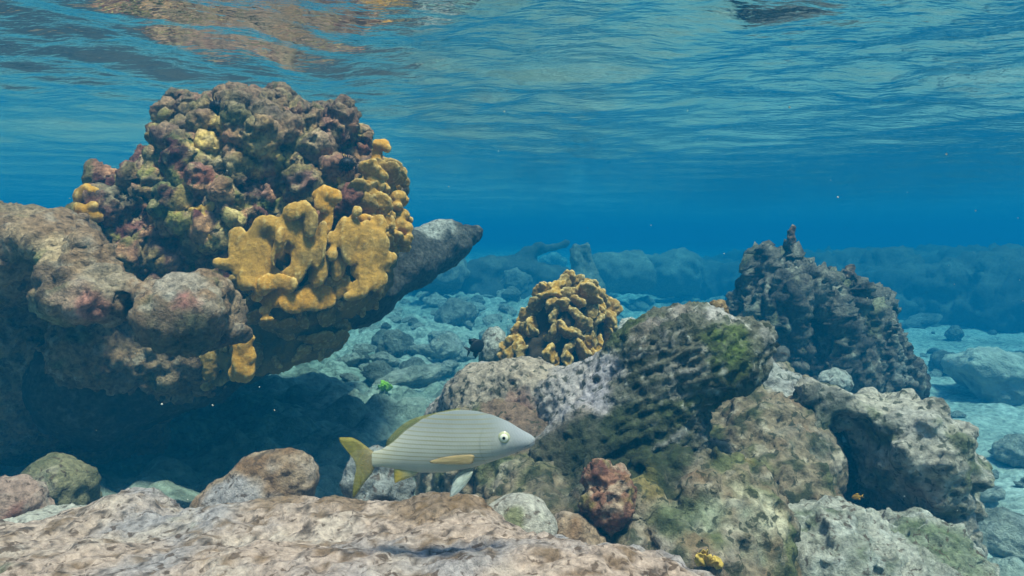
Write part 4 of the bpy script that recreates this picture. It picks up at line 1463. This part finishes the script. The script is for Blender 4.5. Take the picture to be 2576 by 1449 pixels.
def make_fish():
    D = 0.78
    base = P(1140, 1110, D)
    root = thing("fish", base, "silver fish with yellow tail and fine side stripes swimming right above the ledge", "fish")
    top = np.array([(936, 1137), (960, 1131), (985, 1113), (1020, 1079), (1060, 1052), (1100, 1038), (1150, 1030), (1200, 1034), (1240, 1044), (1280, 1061), (1312, 1081), (1335, 1093), (1345, 1101)], float)
    bot = np.array([(936, 1174), (960, 1174), (1000, 1181), (1060, 1189), (1120, 1188), (1190, 1176), (1240, 1160), (1280, 1146), (1310, 1134), (1335, 1126), (1345, 1117)], float)
    xs = np.concatenate([np.linspace(936, 1310, 210), 1310 + 35 * np.sin(np.linspace(0, math.pi / 2, 40))[1:]])
    tz = np.interp(xs, top[:, 0], top[:, 1])
    bz = np.interp(xs, bot[:, 0], bot[:, 1])
    ker = np.array((1, 2, 3, 2, 1)) / 9
    for _ in range(3):
        tz[2:-2] = np.convolve(tz, ker, 'valid')
        bz[2:-2] = np.convolve(bz, ker, 'valid')
    wid = np.interp(xs, (930, 960, 1040, 1140, 1220, 1290, 1330, 1345), (4, 7, 21, 32, 34, 28, 15, 3))
    m = 96
    th = np.linspace(0, 2 * math.pi, m, endpoint=False)
    V, row, u = [], [], []
    for x, a, b, w_ in zip(xs, tz, bz, wid):
        for q in th:
            sz = math.cos(q)
            sy = math.sin(q)
            yy = (a + b) / 2 - (b - a) / 2 * (abs(sz) ** 1.0) * (1 if sz > 0 else -1)
            p = P(x, yy, D)
            p[1] += -sy * (abs(sy) ** .25) * w_ / FPX * D
            V.append(p)
            row.append((yy - 1110) / 160.0)
            u.append((x - 936) / 409)
    V = np.array(V)
    row = np.array(row)
    u = np.array(u)
    n = len(xs)
    i = (np.arange(n - 1)[:, None] * m + np.arange(m)[None]).ravel()
    j = (np.arange(n - 1)[:, None] * m + (np.arange(m)[None] + 1) % m).ravel()
    F = np.stack([i, j, j + m, i + m], 1)
    cap = (n - 1) * m
    F = np.concatenate([F, np.array([[cap + k, cap + k + 1, cap + m - 2 - k, cap + m - 1 - k] for k in range(m // 2 - 1)])])
    back = ss(.1, -.45, row)
    c = lerp(C3(.34, .35, .32), C3(.16, .185, .19), back[:, None])
    c = lerp(c, C3(.23, .25, .28), (ss(.72, .92, u) * .8)[:, None])
    c = lerp(c, C3(.40, .385, .33), (ss(.15, .42, row) * .7)[:, None])
    c = lerp(c, C3(.37, .36, .28), (ss(.25, .0, u) * .8)[:, None])
    px_, py_ = 936 + u * 409, 1110 + row * 160
    gill = np.abs(px_ - (1208 + .0055 * (py_ - 1108) ** 2))
    c = lerp(c, C3(.20, .22, .20), (ss(4.5, 0, gill) * ss(62, 40, np.abs(py_ - 1108)) * .45)[:, None])
    cheek = np.abs(px_ - (1238 + .006 * (py_ - 1118) ** 2))
    c = lerp(c, C3(.24, .26, .26), (ss(4, 0, cheek) * ss(35, 20, np.abs(py_ - 1122)) * .3)[:, None])
    mouth = np.abs(py_ - (1110 + (1345 - px_) * .42))
    c = lerp(c, C3(.10, .10, .11), (ss(2.6, .6, mouth) * ss(1314, 1322, px_) * .8)[:, None])
    c = c * (1.12 + .10 * fbm(V, (60, 60, 60), 3, 4) + .06 * np.sin(px_ * .9 + 3 * np.sin(py_ * .35)))[:, None]
    stripe = ss(.80, .66, u) * ss(.40, .22, row) * ss(-.62, -.40, row) * (.58 + .35 * fbm(V, (25, 25, 60), 2, 9))
    row2 = row + .10 * (u - .5) ** 2
    obj("body", V, F, M_FISH, root, base, tint=c, extra={"row": row2, "stripe": stripe})
    fin("tail_fin", [(943, 1138), (928, 1128), (908, 1112), (886, 1100), (853, 1100), (852, 1108), (872, 1132), (892, 1158), (897, 1182), (888, 1222), (886, 1254), (900, 1240), (918, 1212),
                     (936, 1192), (943, 1175)], root, base, D, (.24, .21, .045), tips=((940, 1156), .03, (.26, .20, .09)), rays=((980, 1156), 70))
    dd = [(967, 1131), (973, 1108), (990, 1088), (1012, 1068), (1040, 1052), (1075, 1043), (1110, 1035), (1156, 1026), (1160, 1034), (1110, 1044), (1070, 1056), (1035, 1076), (1008, 1096), (988, 1116)]
    fin("dorsal_fin", dd, root, base, D, (.17, .17, .055), rays=((1060, 1240), 160))
    fin("anal_fin", [(990, 1174), (1025, 1176), (1056, 1186), (1040, 1198), (1012, 1208), (992, 1216), (991, 1196)], root, base, D, (.52, .37, .04), tips=((1040, 1183), .02, (.46, .43, .26)), rays=((1030, 1150), 60))
    for y, tone in ((-.009, (.50, .54, .46)), (.009, (.34, .38, .34))):
        fin("pelvic_fin", [(1192, 1178), (1170, 1183), (1150, 1196), (1138, 1214), (1132, 1244), (1148, 1238), (1172, 1216), (1188, 1192)], root, base, D, tone, y=y,
            tips=((1148, 1242), .03, (.6, .64, .62)), rays=((1195, 1170), 60))
    fin("pectoral_fin", [(1196, 1136), (1186, 1133), (1150, 1135), (1112, 1141), (1083, 1150), (1086, 1155), (1120, 1157), (1160, 1158), (1192, 1156)], root, base, D, (.36, .27, .13), y=-.0146, th=.0014,
        tips=((1192, 1146), .022, (.44, .33, .18)), rays=((1225, 1145), 60))
    fin("far_pectoral_fin", [(1196, 1136), (1150, 1137), (1100, 1144), (1088, 1150), (1120, 1157), (1160, 1158), (1192, 1156)], root, base, D, (.46, .34, .14), y=.0146, th=.0018)
    for sgn in (-1, 1):
        e = P(1268, 1093, D)
        yb = sgn * .0119
        parts = [("eye", 15.5, .0026, (.40, .40, .26)), ("iris", 13.0, .0031, (.66, .66, .56)), ("pupil", 7.0, .0037, (.008, .008, .015))]
        par = root
        for nm, r, bulge, colr in parts:
            rr = r / FPX * D
            k = 20
            ang = np.linspace(0, 2 * math.pi, k, endpoint=False)
            Vv, Ff = [], []
            for s in (1.0, .8, .5, .2):
                for a in ang:
                    Vv.append(e + np.array((rr * s * math.cos(a), yb + sgn * bulge * math.sqrt(max(0, 1 - s * s * .999)), rr * s * math.sin(a))))
            for a in range(3):
                for b in range(k):
                    q = [a * k + b, a * k + (b + 1) % k, (a + 1) * k + (b + 1) % k, (a + 1) * k + b]
                    Ff.append(q if sgn < 0 else q[::-1])
            for b in range(0, k // 2 - 1):
                q = [3 * k + b, 3 * k + b + 1, 3 * k + k - 2 - b, 3 * k + k - 1 - b]
                Ff.append(q if sgn < 0 else q[::-1])
            o = obj(nm, np.array(Vv), Ff, M_EYE, par, base if par is root else base, tint=np.tile(C3(*colr), (len(Vv), 1)))
            if nm == "eye":
                par = o


M_EYE = tint_mat("eye", 300, .05, .0001, rough_=.15)
make_fish()


def small_fish(px, py, d, L, Hh, colr, label, yaw, pitch=0):
    base = P(px, py, d)
    root = thing("fish", base, label, "fish")
    root.rotation_euler = (0, pitch, yaw)
    n, m = 22, 16
    t = np.linspace(0, 1, n)
    h = Hh / 2 * (np.sin(np.clip(t, 0, 1) * math.pi) ** .7 * (1 - .35 * t) + .10 * t)
    V = []
    for k in range(n):
        for q in np.linspace(0, 2 * math.pi, m, endpoint=False):
            V.append((L * (.4 - .75 * t[k]), h[k] * .32 * math.sin(q), h[k] * math.cos(q)))
    i = (np.arange(n - 1)[:, None] * m + np.arange(m)[None]).ravel()
    j = (np.arange(n - 1)[:, None] * m + (np.arange(m)[None] + 1) % m).ravel()
    F = np.stack([i, j, j + m, i + m], 1)
    V = np.array(V)
    obj("body", V, F, M_DARK, root, tint=np.tile(C3(*colr), (len(V), 1)))
    def plate(nm, pts, th=.0012):
        pts = np.array(pts, float) * (L, 1, Hh)
        c = pts.mean(0)
        V = np.concatenate([pts, [c + (0, th, 0)], [c - (0, th, 0)]])
        k = len(pts)
        F = []
        for a in range(0, k, 2):
            F += [[a, (a + 1) % k, (a + 2) % k, k], [(a + 2) % k, (a + 1) % k, a, k + 1]]
        obj(nm, V, F, M_DARK, root, tint=np.tile(C3(*colr) * 1.1, (len(V), 1)))
    plate("tail_fin", [(-.3, 0, .06), (-.42, 0, .22), (-.6, 0, .36), (-.5, 0, .1), (-.46, 0, 0), (-.5, 0, -.1), (-.6, 0, -.36), (-.42, 0, -.2), (-.3, 0, -.06), (-.28, 0, 0)])
    plate("dorsal_fin", [(.2, 0, .36), (.05, 0, .55), (-.1, 0, .6), (-.24, 0, .68), (-.3, 0, .4), (-.22, 0, .2), (-.05, 0, .3), (.1, 0, .34)])
    plate("anal_fin", [(0, 0, -.4), (-.1, 0, -.58), (-.24, 0, -.66), (-.3, 0, -.38), (-.22, 0, -.2), (-.1, 0, -.25)])


small_fish(1199, 872, 2.0, .062, .044, (.012, .012, .014), "tiny black damselfish hovering left of the bushy fire coral", .5, -.35)
small_fish(2155, 1250, 1.36, .022, .011, (.42, .22, .03), "tiny orange fish in the dark hollow of the encrusted boulder", 2.6, .3)


def weed(px, py, d, colr, label, name, cat, s, n, seed, mat=M_FIRE):
    base = P(px, py, d) if np.ndim(d) == 0 else on_rock(d, px, py, .01)
    root = thing(name, base, label, cat)
    g = R(seed)
    for k in range(n):
        up = (g.normal() * .6, g.normal() * .4 - .2, 1)
        b = base + np.array((g.normal() * s * .5, g.normal() * s * .3, 0))
        V, F, c = blade(b, up, (g.normal() * .5, -1, .3), s * g.uniform(.5, .8), s * g.uniform(.8, 1.2), seed * 10 + k, th=s * .14, lob=.2, ruf=s * .12, curl=s * .1, na=18, nr=8,
                        cols=(colr, tuple(min(.8, q * 1.5) for q in colr)))
        obj("blade" if name == "fire_coral" else "frond", V, F, mat, root, base, tint=c)


dw = next(d for d in np.arange(1.5, 9, .02) if P(972, 980, d)[2] < on_bed(P(972, 980, d)[0], P(972, 980, d)[1]) + .01)
weed(972, 980, float(dw), (.30, .52, .05), "small green seaweed tuft on the pale rubble above the fish's back", "seaweed", "seaweed", .05, 6, 3)
weed(1800, 1425, OUT_V, (.50, .34, .08), "small yellow fire coral tuft at the bottom edge right of the ledge", "fire_coral", "fire coral", .022, 6, 4)


def specks():
    g = R(55)
    V, F = [], []
    for n in range(170):
        d = g.uniform(.6, 3.2)
        c = P(g.uniform(-50, 2650), g.uniform(200, 1350), d)
        if c[2] > WATER_Z - .08 or c[2] < -.45:
            continue
        r = g.uniform(.0005, .0012)
        k = len(V)
        V += [c + np.array(o) * r for o in ((1, 0, 0), (-1, 0, 0), (0, 1, 0), (0, -1, 0), (0, 0, 1), (0, 0, -1))]
        for a in (0, 1):
            for b in (2, 3):
                F += [(k + a, k + b, k + 4), (k + a, k + b, k + 5)]
    tag(obj("suspended_particles", np.array(V), F, M_DARK, tint=np.tile(C3(.5, .5, .45), (len(V), 1))), kind="stuff")


specks()

# ------------------------------------------------------------------ the water itself
def haze():
    lo, hi = np.array((-FAR * 1.3, -9.0, -2.4)), np.array((FAR * 1.3, FAR + 2, WATER_Z + .12))
    V = np.array([(x, y, z) for x in (lo[0], hi[0]) for y in (lo[1], hi[1]) for z in (lo[2], hi[2])])
    F = np.array([(0, 1, 3, 2), (4, 6, 7, 5), (0, 4, 5, 1), (2, 3, 7, 6), (0, 2, 6, 4), (1, 5, 7, 3)])
    m = bpy.data.materials.new("haze")
    m.use_nodes = True
    t = m.node_tree
    t.nodes.remove(t.nodes["Principled BSDF"])
    v = t.nodes.new("ShaderNodeVolumePrincipled")
    v.inputs["Color"].default_value = (0.002, 0.092, 0.200, 1)
    v.inputs["Density"].default_value = 0.245
    v.inputs["Absorption Color"].default_value = (0.0, 0.265, 0.425, 1)
    v.inputs["Anisotropy"].default_value = 0.0
    t.links.new(v.outputs[0], t.nodes["Material Output"].inputs["Volume"])
    o = obj("haze", V, F, m)
    o.data.polygons.foreach_set("use_smooth", [False] * 6)
    tag(o, kind="stuff")


haze()
